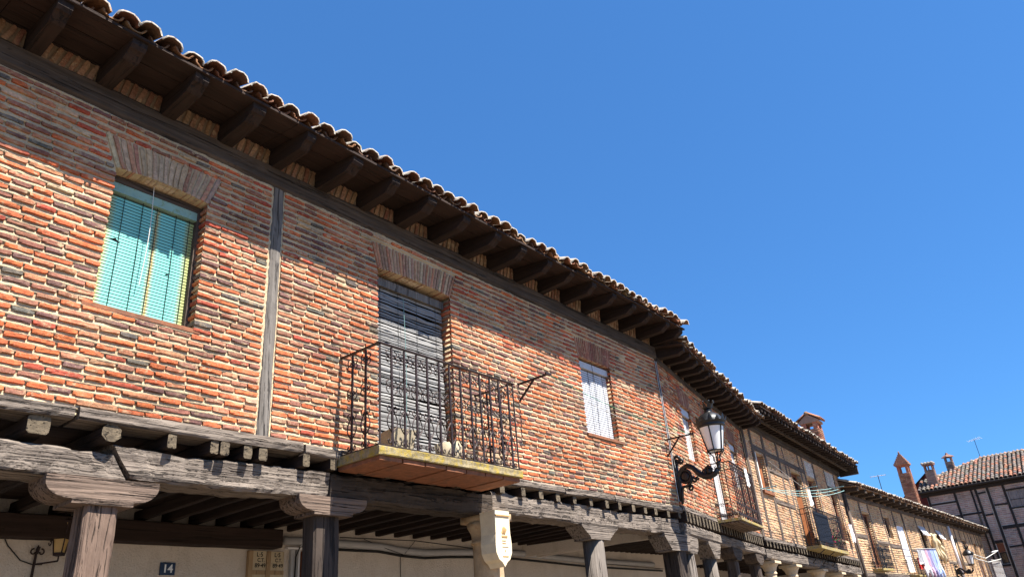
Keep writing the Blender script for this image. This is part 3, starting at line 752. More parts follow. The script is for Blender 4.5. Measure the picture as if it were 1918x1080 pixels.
# stone column with carved shield
cx, cy = 6.93, .16
mb = MB(); mb.lathe([(.21, 0), (.19, .8), (.172, 2.60), (.172, 2.66), (.19, 2.665), (.192, 2.69), (.176, 2.70), (.182, 2.76), (.19, 2.79), (.222, 2.85), (.232, 2.90)], 24, (cx, cy, 0), capt=True)
mb.box(cx-.215, cx+.215, cy-.215, cy+.215, 2.902, 2.985); colm = part('stone_column', mb, STONE, A, smooth=False)
for q in colm.data.polygons: q.use_smooth = len(q.vertices) == 4 and abs(q.normal.z) < .95 and q.area < .2
sh = [(-.155, 2.98), (.155, 2.98), (.155, 2.90), (.148, 2.82), (.150, 2.72), (.166, 2.62), (.158, 2.52), (.11, 2.45), (.05, 2.42), (.0, 2.37), (-.05, 2.42), (-.11, 2.45), (-.158, 2.52), (-.166, 2.62), (-.150, 2.72), (-.148, 2.82), (-.155, 2.90)]
mb = MB(); mb.prism([(cx-.135+x*.86, z) for x, z in sh], 'y', -.20, .02); shield = part('shield', mb, STONEW, colm)
mb = MB(); sx = cx-.115
mb.box(cx-.26, cx-.01, -.212, -.201, 2.915, 2.93); mb.sphere((sx, -.20, 2.76), .035, 8, 6, (1, .35, 1.3)); mb.sphere((sx-.03, -.20, 2.735), .02, 6, 5, (1, .35, 1)); mb.sphere((sx+.03, -.20, 2.77), .02, 6, 5, (1, .35, 1)); mb.box(sx-.05, sx+.05, -.206, -.199, 2.685, 2.705)
mb.box(sx-.045, sx+.02, -.204, -.199, 2.645, 2.652); mb.box(sx-.045, sx+.02, -.204, -.199, 2.618, 2.625); mb.box(sx-.05, sx+.06, -.204, -.199, 2.58, 2.585); mb.box(sx-.05, sx+.05, -.204, -.199, 2.475, 2.485); mb.box(sx-.006, sx+.006, -.204, -.199, 2.53, 2.55)
part('carving', mb, m_plain('ochre_stain', (.40, .24, .10), .9, .3, 40, bump=0), colm)

# ------------------------------------------------------------------ balcony of house A
def scroll_bar(h, kind=0):
    """one wrought baluster, foot at z=0: square bar, three pairs of C scrolls, a lyre bulge and foot scrolls; lies in the xz plane"""
    mb = MB(); P = lambda u, w_: (u, 0, w_)
    mb.bar((0, 0, 0), (0, 0, h), .022, .014)
    r = .040
    for s in (-1, 1):
        for (za, zb_) in ((h*.965, h*.84), (h*.655, h*.53)):
            scroll(mb, (s*r*1.0, za-r), r, math.pi/2 if s > 0 else math.pi/2, -.8*s, P, .0068, 9)
            scroll(mb, (s*r*1.0, zb_+r), r, -math.pi/2, .8*s, P, .0068, 9)
        scroll(mb, (s*r*.9, h*.40-r), r*.9, math.pi/2, -.8*s, P, .0068, 9)
        pts = [P(s*.008, h*.375)]+[P(s*(.008+.058*math.sin(math.pi*t)**.9), lerp(h*.36, h*.135, t**.9)) for t in [i/9 for i in range(10)]]+[P(s*.010, h*.12)]
        mb.tube(pts, .0075, 4)
        scroll(mb, (s*.022, h*.175), .014, -math.pi/2, .7*s, P, .004, 7)
        pts = [P(s*.008, h*.14), P(s*.014, h*.06), P(s*.03, h*.028), P(s*.05, h*.03), P(s*.058, h*.055), P(s*.046, h*.068), P(s*.040, h*.055)]
        mb.tube(pts, .0075, 4)
    mb.box(-.013, .013, -.011, .011, h*.45, h*.475); mb.box(-.013, .013, -.011, .011, h*.68, h*.70)
    return mb
bx0, bx1, byf, bz = 4.56, 6.70, -.63, 3.345
mb = MB(); mb.box(bx0, bx1, byf, .02, bz-.085, bz)
mb2 = MB()
K = 24
sl_v = []; 
mbs = MB(); rough_beam(mbs, (bx0, byf/2, bz-.042), (bx1, byf/2, bz-.042), abs(byf), .085, amp=.006, seed=91, ch=.10, step=.06, crisp=.9)
balc = part('balcony', mbs, SLABM, A)
nt_ = 7
for k in range(nt_):
    a = lerp(bx0+.02, bx1-.02, k/nt_); b = lerp(bx0+.02, bx1-.02, (k+1)/nt_); mb = MB()
    mb.box(a+.009, b-.009, byf+.03, -.01, bz-.125+rnd.uniform(-.006, .006), bz-.088); part('underside_tile', mb, TERRA, balc)
rt = 4.372; hb = rt-bz-.03
bm_ = scroll_bar(hb).mesh('baluster', IRON)
yy = byf+.025
for k in range(12):
    x = lerp(bx0+.19, bx1-.13, k/11); link('baluster', bm_, balc, (x, yy, bz+.012), (0, rnd.uniform(-.008, .008), 0))
for x in (bx0+.03, bx1-.03):
    for yv in (byf+.23, byf+.43): link('baluster', bm_, balc, (x, yv, bz+.012), (0, 0, math.pi/2))
for x in (bx0+.03, bx1-.03):
    mb = MB(); mb.tube([(x, yy, bz), (x, yy, rt)], .010, 6); mb.sphere((x, yy, bz+hb*.45), .014, 6, 5); part('corner_bar', mb, IRON, balc)
mb = MB(); mb.bar((bx0, yy, rt), (bx1, yy, rt), .036, .012); mb.bar((bx0+.03, yy, rt+.001), (bx0+.03, .02, rt+.001), .036, .012); mb.bar((bx1-.03, yy, rt+.001), (bx1-.03, .02, rt+.001), .036, .012); part('top_rail', mb, IRON, balc)
mb = MB(); mb.bar((bx0, yy, bz+.012), (bx1, yy, bz+.012), .022, .010); mb.bar((bx0+.03, yy, bz+.013), (bx0+.03, .02, bz+.013), .022, .010); mb.bar((bx1-.03, yy, bz+.013), (bx1-.03, .02, bz+.013), .022, .010); part('bottom_rail', mb, IRON, balc)

# things on the balcony
def pot(label, name, x, y, z, w0, w1, h, rz, rnd_=False):
    mb = MB(); n = 4 if not rnd_ else 14; 
    s = math.sqrt(2) if n == 4 else 1
    mb.lathe([(w0*s, 0), (w1*s, h), (w1*s*.9, h), (w0*s*.85, .02)], n, capb=True); 
    if n == 4: mb.box(-.03, .03, -w1-.012, -w1+.0, h*.55, h*.72)
    o = part(name, mb, POT, None, smooth=rnd_, loc=(x, y, z), rot=(0, 0, rz)); return tag(o, label, 'pot')
pot('square beige pot on the near balcony floor in front of the left door edge', 'flower_pot', 5.17, YA-.22, bz, .105, .14, .30, .6)
pot('round beige pot on the near balcony floor in front of the right door edge', 'flower_pot', 5.93, YA-.22, bz, .12, .155, .27, 0, True)

# ------------------------------------------------------------------ clothes line brackets and lines on house A
def bracket(label, base, tip, drop):
    o = thing('clothesline_bracket', label, 'bracket', base); b = Vector(base); t = Vector(tip)-b
    mb = MB(); mb.bar((0, 0, 0), t, .03, .022); part('arm', mb, IRON, o)
    mb = MB(); mb.bar((t.x*.55, t.y*.55, t.z*.55), (0, -.01, -drop), .022, .022); part('strut', mb, IRON, o)
    mb = MB(); mb.bar(t-Vector((.06, 0, 0)), t+Vector((.06, 0, 0)), .02, .03); part('cross_bar', mb, IRON, o)
    mb = MB(); mb.box(-.05, .05, -.008, .012, -.05, .05); part('wall_plate', mb, m_plain('bracket_mortar', (.50, .40, .28), .9, .2, 20), o); return Vector(tip)
t1 = bracket('iron clothesline bracket with strut fixed beside the right end of the near balcony', (7.55, YA-.01, 4.70), (7.60, YA-.50, 4.73), .24)
t2 = bracket('iron clothesline bracket fixed above the large scrolled street lamp', (11.60, YA-.01, 4.53), (11.62, YA-.52, 4.53), .28)
for q, (dx, m, lb) in enumerate([(.0, GREENL, 'green clothesline strung past the white blind of the near house'), (.0, ROPE, 'pale clothesline strung past the white blind of the near house')]):
    pts = []
    a = t1+Vector((.02, .10*q+.02, .01)); b = t2+Vector((0, .10*q+.02, .01))
    for k in range(15): t = k/14; pts.append(a.lerp(b, t)-Vector((0, 0, (.10+.05*q)*4*t*(1-t))))
    mb = MB(); mb.tube(pts, .0045, 4); tag(part('clothesline', mb, m), lb, 'clothesline')
# cables down the corner between the houses
for q in range(3):
    mb = MB(); pts = [(11.70+.025*q+.012*N(k*.5, q), YA-.035, lerp(6.0, 3.5, k/16)) for k in range(17)]; mb.tube(pts, .007, 5)
    part('corner_cable', mb, PIPE if q != 1 else CABLE, A, loc=(0, -YA, 0))

# ------------------------------------------------------------------ things on the arcade wall
yw = YA+3.08
def text(body, size, loc, rot, mat, parent, ext=.002, name='lettering', font_scale=(1, 1)):
    c = bpy.data.curves.new(name, 'FONT'); c.body = body; c.size = size; c.extrude = ext; c.offset = size*.022; c.align_x = 'CENTER'; c.align_y = 'CENTER'; c.materials.append(mat)
    t = bpy.data.objects.new('tmp', c); COL.objects.link(t); bpy.context.view_layer.update()
    me = bpy.data.meshes.new_from_object(t.evaluated_get(bpy.context.evaluated_depsgraph_get())); bpy.data.objects.remove(t); bpy.data.curves.remove(c)
    me.name = name; o = link(name, me, parent, loc, rot); return o
S = yw/8.75
def wp(x, z): return (x*S, (z-1.6)*S+1.6)
x14, z14 = wp(4.562, 2.685)
hn = thing('house_number', 'dark blue enamel house number plate reading 14 on the arcade wall', 'sign', (x14, yw-.012, z14))
mb = MB(); mb.box(-.09, .09, -.006, .011, -.068, .068); part('plate', mb, BLUE, hn)
text('14', .125, (0, -.008, -.002), (math.pi/2, 0, 0), WENAMEL, hn, .001)
for k, (xa, lb) in enumerate([(5.745, 'cream stencilled board on the arcade wall, the one beside the bare plaster'), (6.005, 'cream stencilled board on the arcade wall, the one beside the white cable tray')]):
    x, zt = wp(xa, 2.915)
    bo = thing('stencilled_board', lb, 'board', (x, yw-.03, zt), group='stencilled boards on the arcade wall')
    mb = MB(); mb.box(-.102, .102, -.012, .01, -1.1, 0); part('panel', mb, CREAMW, bo)
    mb = MB(); mb.box(-.165, -.108, -.03, .028, -1.1, .0); part('side_batten', mb, TANW, bo)
    mb = MB(); mb.box(-.102, .102, -.020, -.0125, -.285, -.235); part('cross_batten', mb, TANW, bo)
    for q, (tx, sz, dz_, dx) in enumerate([('L·5', .075, -.045, .0), ('C.T.', .062, -.112, .02), ('89·49', .070, -.178, .012)]):
        text(tx, sz, (dx, -.0135, dz_), (math.pi/2, 0, 0), LETTER, bo, .0008)
    text('64', .075, (-.05, -.0135, -.36), (math.pi/2, 0, 0), LETTER, bo, .0008)
xa, za = wp(6.30, 2.955); 
tr = thing('cable_tray', 'white cable conduit running down the arcade wall beside the stencilled boards', 'conduit', (xa, yw, za))
mb = MB(); mb.box(-.09, -.03, -.05, -.001, -2, -.01); mb.box(0, .055, -.05, -.001, -2, -.01); part('duct', mb, PIPE, tr)
mb = MB(); mb.box(-.16, .20, -.07, -.001, -.005, .018); part('shelf', mb, WHITE, tr)
for q in range(2):
    mb = MB(); mb.tube([(-.04+.06*q, -.06, -.6), (-.03+.05*q, -.07, -.1), (.03, -.075, .03), (.12, -.06, .05+.03*q), (.25, -.03, .06)], .008, 5); part('cable', mb, WHITE if q else CABLE, tr)
xa, za = wp(6.50, 2.93)
mb = MB(); mb.box(-.11, .03, -.04, -.001, -2.8, 0); mb2 = MB(); mb2.box(.03, .09, -.055, -.001, -2.8, .02)
dr = thing('arcade_doorway', 'brown wooden door in the arcade wall behind the dark square post', 'door', (xa, yw, za))
part('leaf', mb, W_RED, dr); part('frame', mb2, TANW, dr)
# plaster-covered pipe and sagging cables along the wall
pts = [(wp(x, z)[0], yw-.03, wp(x, z)[1]) for x, z in [(6.1, 3.06), (7.05, 3.055), (7.76, 3.045), (8.23, 3.0), (8.72, 2.985), (9.26, 3.01), (9.9, 3.03), (11, 3.05), (13, 2.98), (16, 2.95)]]
mb = MB(); mb.tube(pts, .055, 8); tag(part('wall_pipe', mb, PIPE, smooth=True), 'grey plastered pipe sagging along the top of the arcade wall', 'pipe')
pts = [(wp(x, z)[0], yw-.02, wp(x, z)[1]) for x, z in [(6.9, 2.975), (7.76, 2.972), (8.23, 2.925), (8.72, 2.905), (9.26, 2.935), (9.9, 2.95), (11, 2.95), (13.3, 2.86), (16.4, 2.82)]]
mb = MB(); mb.tube(pts, .020, 6); tag(part('cable_bundle', mb, CABLE, smooth=True), 'thick black cable bundle sagging along the arcade wall under the pipe', 'cable')
pts = [(wp(x, z)[0], yw-.06, wp(x, z)[1]) for x, z in [(7.0, 3.135), (8.48, 3.15), (9.9, 3.08), (11, 3.09), (13.3, 2.93), (16.4, 2.86)]]
mb = MB(); mb.tube(pts, .007, 5); mb.tube([(wp(7.45, 3.13)[0], yw-.05, wp(7.45, 3.13)[1]), (wp(7.9, 3.03)[0], yw-.08, wp(7.9, 3.0)[1]), (wp(8.2, 2.95)[0], yw-.09, wp(8.2, 2.93)[1]), (wp(8.46, 3.14)[0], yw-.06, wp(8.46, 3.14)[1])], .005, 4); mb.tube([(wp(8.2, 2.94)[0], yw-.015, wp(8.2, 2.93)[1]), (wp(8.19, 2)[0], yw-.012, 1.8)], .006, 4)
tag(part('thin_wire', mb, CABLE), 'thin black wire strung under the joist ends along the arcade wall', 'wire')
# wall lantern
xl, zl = wp(3.40, 2.9)
ln = thing('wall_lantern', 'small amber glass wall lantern on scrolled iron bracket behind the nearest post', 'lamp', (xl-.09, yw-.18, zl))
mb = MB(); mb.lathe([(.05, -.10), (.10, .19)], 4); part('glass', mb, AMBER, ln)
mb = MB(); mb.lathe([(.058, -.13), (.062, -.10)], 4, capb=True, capt=True); mb.lathe([(.115, .19), (.12, .21), (.03, .30), (.008, .36)], 4, capb=True)
for k in range(4):
    a = k*math.pi/2; mb.bar((.055*math.cos(a), .055*math.sin(a), -.11), (.108*math.cos(a), .108*math.sin(a), .2), .010)
part('frame', mb, IRON, ln)
mb = MB(); mb.tube([(-.16, .17, -.75), (-.16, .15, -.1), (-.15, .12, -.03)], .014, 5); mb.bar((-.16, .15, -.2), (.0, .0, -.18), .016); mb.tube([(0, 0, -.18), (0, 0, -.13)], .008, 5)
P = lambda u, w_: (-.155+u, .14, -.08+w_)
for s in (-1, 1): scroll(mb, (s*.035, .0), .035, math.pi/2, -.8*s, P, .008, 9)
mb.lathe([(.004, .07), (.02, .03), (.012, -.02)], 6, (-.155, .14, -.08)); 
P = lambda u, w_: (-.10, .0+u, .05+w_)
scroll(mb, (0, .05), .04, 0, .9, P, .006, 9); scroll(mb, (0, -.05), .04, 0, -.9, P, .006, 9)
part('bracket', mb, IRON, ln)
mb = MB(); mb.tube([(xl-.62, yw-.012, zl+.15), (xl-.52, yw-.012, zl-.02), (xl-.38, yw-.015, zl-.16), (xl-.26, yw-.02, zl-.20), (xl-.18, yw-.04, zl-.2)], .006, 4); tag(part('lantern_wire', mb, CABLE), 'thin dark wire hanging on the plaster beside the amber wall lantern', 'wire')

# ------------------------------------------------------------------ large street lamp at the corner of houses A and B
def street_lamp(label, loc, rz, group, detail=True):
    o = thing('street_lamp', label, 'lamp', loc, (0, 0, rz), group)   # local: wall at y=0, arm along -y
    P = lambda u, w_: (0, -u, w_)
    mb = MB()
    mb.tube([P(.03, -.47), P(.02, -.25), P(.05, -.08), P(.02, .1), P(.03, .25)], [0.020, 0.035, 0.030, 0.035, 0.024], 7); mb.box(-.03, .03, -.025, .004, -.42, .28)
    mb.tube([P(.04, -.06), P(.06, .02), P(.12, .09), P(.22, .13), P(.32, .08), P(.42, -.04), P(.50, -.10), P(.60, -.125), P(.70, -.09), P(.76, -.02)], [0.027, 0.032, 0.041, 0.043, 0.043, 0.049, 0.049, 0.046, 0.046, 0.041], 8)
    scroll(mb, (.07, .27), .075, -math.pi/2, -1.3, P, .028, 14); scroll(mb, (.13, .23), .05, math.pi, 1.2, P, .021, 12)
    ring = [P(.16+.105*math.cos(a), -.035+.105*math.sin(a)) for a in [2*math.pi*k/18 for k in range(19)]]; mb.tube(ring, .024, 6)
    mb.tube([P(.27, -.05), P(.25, -.15), P(.17, -.20), P(.09, -.20), P(.05, -.30), P(.03, -.45)], [0.022, 0.024, 0.027, 0.027, 0.030, 0.027], 6)
    scroll(mb, (.22, -.24), .05, math.pi/2, -1.1, P, .020, 10); scroll(mb, (.32, -.12), .05, math.pi/2, 1.1, P, .020, 10); scroll(mb, (.37, -.10), .03, 0, -1.0, P, .017, 8)
    scroll(mb, (.60, -.02), .085, -math.pi/2, -1.4, P, .022, 14); mb.sphere(P(.60, -.03), .05, 8, 6, (.6, 1, 1)); scroll(mb, (.52, -.03), .05, 0, 1.1, P, .017, 10)
    part('bracket', mb, BLACK, o, smooth=True)
    # rosette disc in the ring
    mb = MB(); mb.lathe([(.001, -.014), (.062, -.012), (.085, 0), (.062, .012), (.001, .014)], 14)
    mb.v = [(z, -.16-x, -.035+y) for x, y, z in mb.v]; part('rosette', mb, BLACK, o, smooth=True)
    c = (0, -.78, 0)
    mb = MB(); mb.lathe([(.022, -.04), (.045, -.02), (.028, .01), (.034, .05), (.050, .065), (.026, .085)], 12, c, capb=True)
    for k in range(6):
        a = math.pi*k/3+.25; e = (math.cos(a), math.sin(a))
        mb.tube([(c[0]+e[0]*q, c[1]+e[1]*q, z) for q, z in ((.022, .07), (.06, .11), (.055, .17), (.10, .235), (.135, .255))], .009, 5)
        scroll(mb, (.125, .225), .026, math.pi/2, -1.0, lambda u, w_: (c[0]+e[0]*u, c[1]+e[1]*u, w_), .006, 8)
    mb.lathe([(.130, .255), (.146, .258), (.146, .278), (.130, .280)], 24, c); part('cage', mb, BLACK, o, smooth=True)
    mb = MB(); mb.lathe([(.128, .282), (.206, .655)], 24, c); mb.lathe([(.128, .2825), (.001, .2826)], 24, c); part('glass', mb, OPAL, o, smooth=True)
    for k in range(6):
        a = math.pi*k/3+.25; mb = MB(); mb.bar((c[0]+.134*math.cos(a), c[1]+.134*math.sin(a), .27), (c[0]+.212*math.cos(a), c[1]+.212*math.sin(a), .66), .017, .017); part('glazing_bar', mb, BLACK, o)
    mb = MB(); mb.lathe([(.19, .652), (.222, .655), (.245, .675), (.232, .69), (.236, .715), (.262, .73), (.268, .745), (.235, .752), (.215, .80), (.175, .855), (.115, .895), (.072, .915), (.058, .94), (.075, .955), (.05, .97), (.001, .972)], 24, c)
    part('hood', mb, BLACK, o, smooth=True)
    mb = MB()
    for k in range(14 if detail else 8):
        a = 2*math.pi*k/(14 if detail else 8); e = Vector((math.cos(a), math.sin(a), 0)); t_ = Vector((-e.y, e.x, 0)); b = Vector(c)+e*.262+Vector((0, 0, .735)); hgt = .115 if k % 2 == 0 else .075
        mb.add([b-t_*.042, b+t_*.042, b+t_*.03+Vector((0, 0, hgt*.5))+e*.01, b+Vector((0, 0, hgt))+e*.022, b-t_*.03+Vector((0, 0, hgt*.5))+e*.01, b+e*.014+Vector((0, 0, hgt*.3))], [(0, 1, 5), (1, 2, 5), (2, 3, 5), (3, 4, 5), (4, 0, 5), (0, 4, 3, 2, 1)])
    part('cresting', mb, BLACK, o)
    mb = MB(); mb.lathe([(.05, .965), (.085, .985), (.09, 1.005)], 12, c)
    for k in range(8):
        a = math.pi*k/4; e = Vector((math.cos(a), math.sin(a), 0)); t_ = Vector((-e.y, e.x, 0)); b = Vector(c)+e*.086+Vector((0, 0, .995))
        mb.add([b-t_*.032, b+t_*.032, b+t_*.026+e*.02+Vector((0, 0, .05)), b+e*.04+Vector((0, 0, .095)), b-t_*.026+e*.02+Vector((0, 0, .05))], [(0, 1, 2, 3, 4)]); mb.sphere(b+e*.04+Vector((0, 0, .095)), .018, 6, 4)
    part('crown', mb, BLACK, o); return o
street_lamp('large black street lamp with white glass and crown on scrolled wall bracket, nearest lamp', (11.76, YA-.04, 3.93), 0, 'street lamps on scrolled wall brackets')

# ================================================================== generic pieces for the farther houses
def house(name, label, loc, phi, tilt=0):
    h = thing(name, label, 'house', loc, (0, rad(tilt), rad(phi))); bpy.context.view_layer.update(); return h
def front(h, x0, x1, z0, z1, holes, blocks, pal, nind, mort, att, pitch=.068, hh=.042, lens=([.14, .26, .2], [4, 2.5, 1.5], .34), simple=False, res=.06, front_=-.012):
    wl = mortar_panel(h, 'wall', x0, x1, z0-.03, z1+.04, holes, mort, res=res, amp=.006, reveal=.18)
    bl = brick_layout(x0+.005, x1-.005, z0, z1, [rect_block(*q, True) for q in holes]+blocks, pitch, hh, lens, .016, pal, jd=.17)
    put_bricks(h, wl, bl, nind, front=front_, mat_att=att, simple=simple)
    if not simple: mortar_beds(h, x0+.005, x1-.005, z0, z1, [rect_block(*q, True) for q in holes]+blocks, pitch, hh, front_+.003, mort, step=.09)
    return wl
def timbers(h, posts, rails, y=-.005, matz=None, matx=None, d=.13):
    for k, (x, z0, z1, wd) in enumerate(posts): beam_part(h, 'timber_post', (x, y+d/2-.02, z0), (x+rnd.uniform(-.02, .02), y+d/2-.02, z1), d, wd, matz or W_FAR, amp=.008, seed=100+k, step=.15)
    for k, (x0, x1, z, ht) in enumerate(rails): beam_part(h, 'timber_rail', (x0, y+d/2-.015, z), (x1, y+d/2-.015, z+rnd.uniform(-.02, .02)), d, ht, matx or W_FARX, amp=.008, seed=150+k, step=.15)
def arcade(h, x0, x1, zs, zj, zb0, zb1, jsp, jw, depth=3.0, seed=0, sills=((0, 1),), skip=(), jmat=W_DARKY):
    L = x1-x0
    for k, (a, b) in enumerate(sills): beam_part(h, 'sill_board', (x0+L*a+.01, .10, zs-.045), (x0+L*b-.01, .10, zs-.045), .27, .09, W_BEAM, amp=.009, seed=200+seed+k)
    n = int(L/jsp)
    for k in range(n):
        x = x0+jsp*(k+.5)+rnd.uniform(-.02, .02); ztop = zs-.095
        mb = MB(); rough_beam(mb, (x, -.045, (ztop+zj)/2), (x, depth, (ztop+zj)/2), jw, ztop-zj, amp=.004, seed=k+seed, step=.6); mb.m[-2] = 1; part('joist', mb, [jmat, W_END], h)
    nb = max(1, round(L/3.2))
    for k in range(nb):
        beam_part(h, 'main_beam', (x0+L*k/nb+.01, .15, (zb0+zb1)/2), (x0+L*(k+1)/nb-.01, .15, (zb0+zb1)/2+.02*N(k*3.1, seed)), .32, zb1-zb0, W_BEAM, amp=.014, seed=230+seed+k)
    mb = MB(); mb.box(x0, x1, .02, depth+.1, zs-.075, zs-.055); part('arcade_ceiling', mb, W_SOFF, h)
def iron_balcony(h, x0, x1, yf, z, zr, nb, slab, style='bar', th=.10, planks=0, mat=None, bulge=False):
    mat = mat or BLACK
    mb = MB(); rough_beam(mb, (x0, yf/2, z-th/2), (x1, yf/2, z-th/2), abs(yf), th, amp=.004, seed=int(x0*10), ch=.08, step=.1); b = part('balcony', mb, slab, h)
    for k in range(planks):
        yy = lerp(yf+.02, -.02, k/planks); y2 = lerp(yf+.02, -.02, (k+1)/planks); mb = MB(); mb.box(x0+.02, x1-.02, yy+.008, y2-.008, z-th-.03, z-th-.003); part('underside_plank', mb, W_BROWNX, b)
    hb = zr-z; mb = MB(); mb.tube([(0, 0, 0), (0, 0, hb)], .011, 5)
    if style == 'scroll':
        P = lambda u, w_: (u, 0, w_)
        for s in (-1, 1):
            scroll(mb, (s*.035, hb*.95-.03), .034, math.pi/2, -.9*s, P, .006, 8); scroll(mb, (s*.035, hb*.05+.03), .034, -math.pi/2, .9*s, P, .006, 8); scroll(mb, (s*.035, hb*.26), .034, -math.pi/2, .9*s, P, .006, 8)
    elif style == 'twist':
        P = lambda u, w_: (u, 0, w_)
        for s in (-1, 1): mb.tube([P(s*(.006+.035*abs(math.sin(3*math.pi*t))), lerp(.04, hb*.95, t)) for t in [i/18 for i in range(19)]], .006, 4)
    me = mb.mesh('baluster', mat); y = yf+.02
    for k in range(nb+1): link('baluster', me, b, (lerp(x0+.02, x1-.02, k/nb), y, z))
    nside = max(2, int(abs(yf)/((x1-x0)/nb)))
    for x in (x0+.02, x1-.02):
        for k in range(1, nside+1): link('baluster', me, b, (x, lerp(y, -.02, k/(nside+.5)), z), (0, 0, math.pi/2))
    for zz, nm in ((zr, 'top_rail'), (z+hb*.06, 'bottom_rail'), (z+hb*.86, 'middle_rail')):
        mb = MB(); wd = .035 if nm == 'top_rail' else .018
        mb.bar((x0, y, zz), (x1, y, zz), wd, .016); mb.bar((x0+.02, y, zz+.001), (x0+.02, .0, zz+.001), wd, .016); mb.bar((x1-.02, y, zz+.001), (x1-.02, .0, zz+.001), wd, .016); part(nm, mb, mat, b)
    return b
def garment(label, p, w_, h_, mat, dirv=(1, 0, 0), sleeves=True, seed=0, name='hanging_shirt', cat='shirt', fold=.05):
    """a cloth hanging from its hem: wavy double sheet with real thickness"""
    d = Vector(dirv).normalized(); nrm = d.cross(Vector((0, 0, 1))); nu, nv = 14, 12; mb = MB(); V = []
    for j in range(nv+1):
        for i in range(nu+1):
            u = i/nu-.5; v = j/nv
            f_ = fold*(.35+v)*math.sin(i*1.35+seed+1.2*N(v*2, seed))+.02*N(i*.6, j*.6, seed)
            wd = w_*(.92+.12*v-.18*v*math.sin(math.pi*v)+.04*N(v*3, seed+4))
            z = -v*h_*(1+.07*math.cos(i*.9+seed)*v)
            V.append(d*(u*wd)+nrm*f_+Vector((.05*v*N(seed, 2.2), 0, z)))
    W = nu+1; F = [(j*W+i, j*W+i+1, (j+1)*W+i+1, (j+1)*W+i) for j in range(nv) for i in range(nu)]
    n0 = len(V); V2 = [q+nrm*.006 for q in V]; F2 = [tuple(reversed([k+n0 for k in f])) for f in F]
    edge = [(i, i+1) for i in range(nu)]+[(nv*W+i+1, nv*W+i) for i in range(nu)]+[((j+1)*W, j*W) for j in range(nv)]+[(j*W+nu, (j+1)*W+nu) for j in range(nv)]
    mb.add(V+V2, F+F2+[(a, b, b+n0, a+n0) for a, b in edge])
    if sleeves:
        for s in (-1, 1):
            b = d*(s*w_*.36)+nrm*.03+Vector((0, 0, -h_*.80)); mb.tube([b, b+d*(s*.05)+Vector((0, 0, -.12)), b+d*(s*.07)+nrm*.02+Vector((0, 0, -.30)), b+d*(s*.06)+Vector((0, 0, -.42))], [.05, .055, .045, .035], 6)
    o = part(name, mb, mat, None, smooth=True, fix=False, loc=p); return tag(o, label, cat)

# ================================================================== HOUSE B: turned brick house after the lamp
B = house('brick_house', 'orange brick house with three white shuttered windows right behind the large street lamp', (11.80, YA, 0), 10.5)
LB = 6.6
hB = [(1.14, 1.82, 4.42, 5.48), (2.76, 3.66, 3.45, 5.46), (4.96, 5.64, 4.40, 5.46)]
front(B, .0, LB, 3.46, 6.01, hB, [trap_block(a, b, a-.1, b+.1, c-.02, c+.34) for a, b, _, c in hB], pal_B, 240, MORT, MB_ATT, front_=-.014, res=.05)
for (a, b, z0, z1) in hB: arch(B, a, b, a-.1, b+.1, z1, z1+.33, 14, lambda: jit(rnd.choice([(.30, .14, .10), (.26, .11, .08), (.34, .18, .12)])), sag=.0)
beam_part(B, 'wall_plate', (.0, .06, 6.055), (LB+.1, .06, 6.055), .2, .11, W_DARKX, amp=.008, seed=7)
eaves(B, -.06, LB+.55, 6.27, 6.095, -.52, -.61, [.16+.45*i for i in range(16)], .145, tip=.05, individual=False, ninf=4)
shell(B, .1, LB, 6.3)
for k, ((a, b, z0, z1), lb) in enumerate(zip(hB, ['pinkish white slatted blind in the first window past the street lamp bracket', 'pinkish white slatted blind in the doorway of the scrolled balcony behind the lamp', 'pinkish white slatted blind in the small window above the right half of the scrolled balcony'])):
    timber_frame(B, 'window' if k != 1 else 'door', a, b, z0, z1, .15, .05, WHITE, DGLASS)
    blind(lb, B, a+.015, b-.015, z0+.01, z1-.03, .07, .05, SLATP, GREYM, [.2, .8], head=.13, slat_h=.9)
arcade(B, .0, LB, 3.455, 3.19, 2.98, 3.175, .215, .10, seed=300, sills=((0, .19), (.19, .35), (.67, .85), (.85, 1)))
iron_balcony(B, 2.42, 4.45, -.47, 3.42, 4.50, 13, SLABM, 'scroll', planks=6, mat=IRON, th=.05)
mb = MB(); mb.tube([(.34, .16, 0), (.33, .16, 2.2), (.32, .16, 2.80)], [.17, .16, .155], 12); part('post', mb, W_POST, B, smooth=True)
corbel(B, -.02, .70, .12, .56, 2.70, 2.98, -.0, .28, W_BEAM, True, 11)
mb = MB(); mb.tube([(1.88, .16, 0), (1.87, .16, 2.75)], [.15, .13], 12); part('post', mb, W_POST, B, smooth=True)
corbel(B, 1.45, 2.3, 1.7, 2.05, 2.70, 2.98, -.0, .28, W_BEAM, False, 12)
for x in (3.7, 5.9):
    beam_part(B, 'post', (x, .16, 0), (x, .16, 2.75), .25, .22, W_DARKZ, seed=int(x*9)); corbel(B, x-.42, x+.42, x-.18, x+.18, 2.75, 2.98, 0, .28, W_DARKX, True, 13)
mb = MB(); mb.box(6.0, LB+11, 3.08, 3.3, 0, 3.4); part('arcade_wall', mb, PLASTER, B)
MBm = B.matrix_basis
def W(h, s, off, z): return h.matrix_basis @ Vector((s, off, z))
garment('white cloth hung over the railing of the scrolled balcony behind the lamp', W(B, 3.68, -.49, 4.53), .24, .36, m_cloth('white_cloth', (.80, .82, .84)), B.matrix_basis.to_3x3() @ Vector((1, 0, 0)), False, 3, 'hanging_cloth', 'cloth', .012)

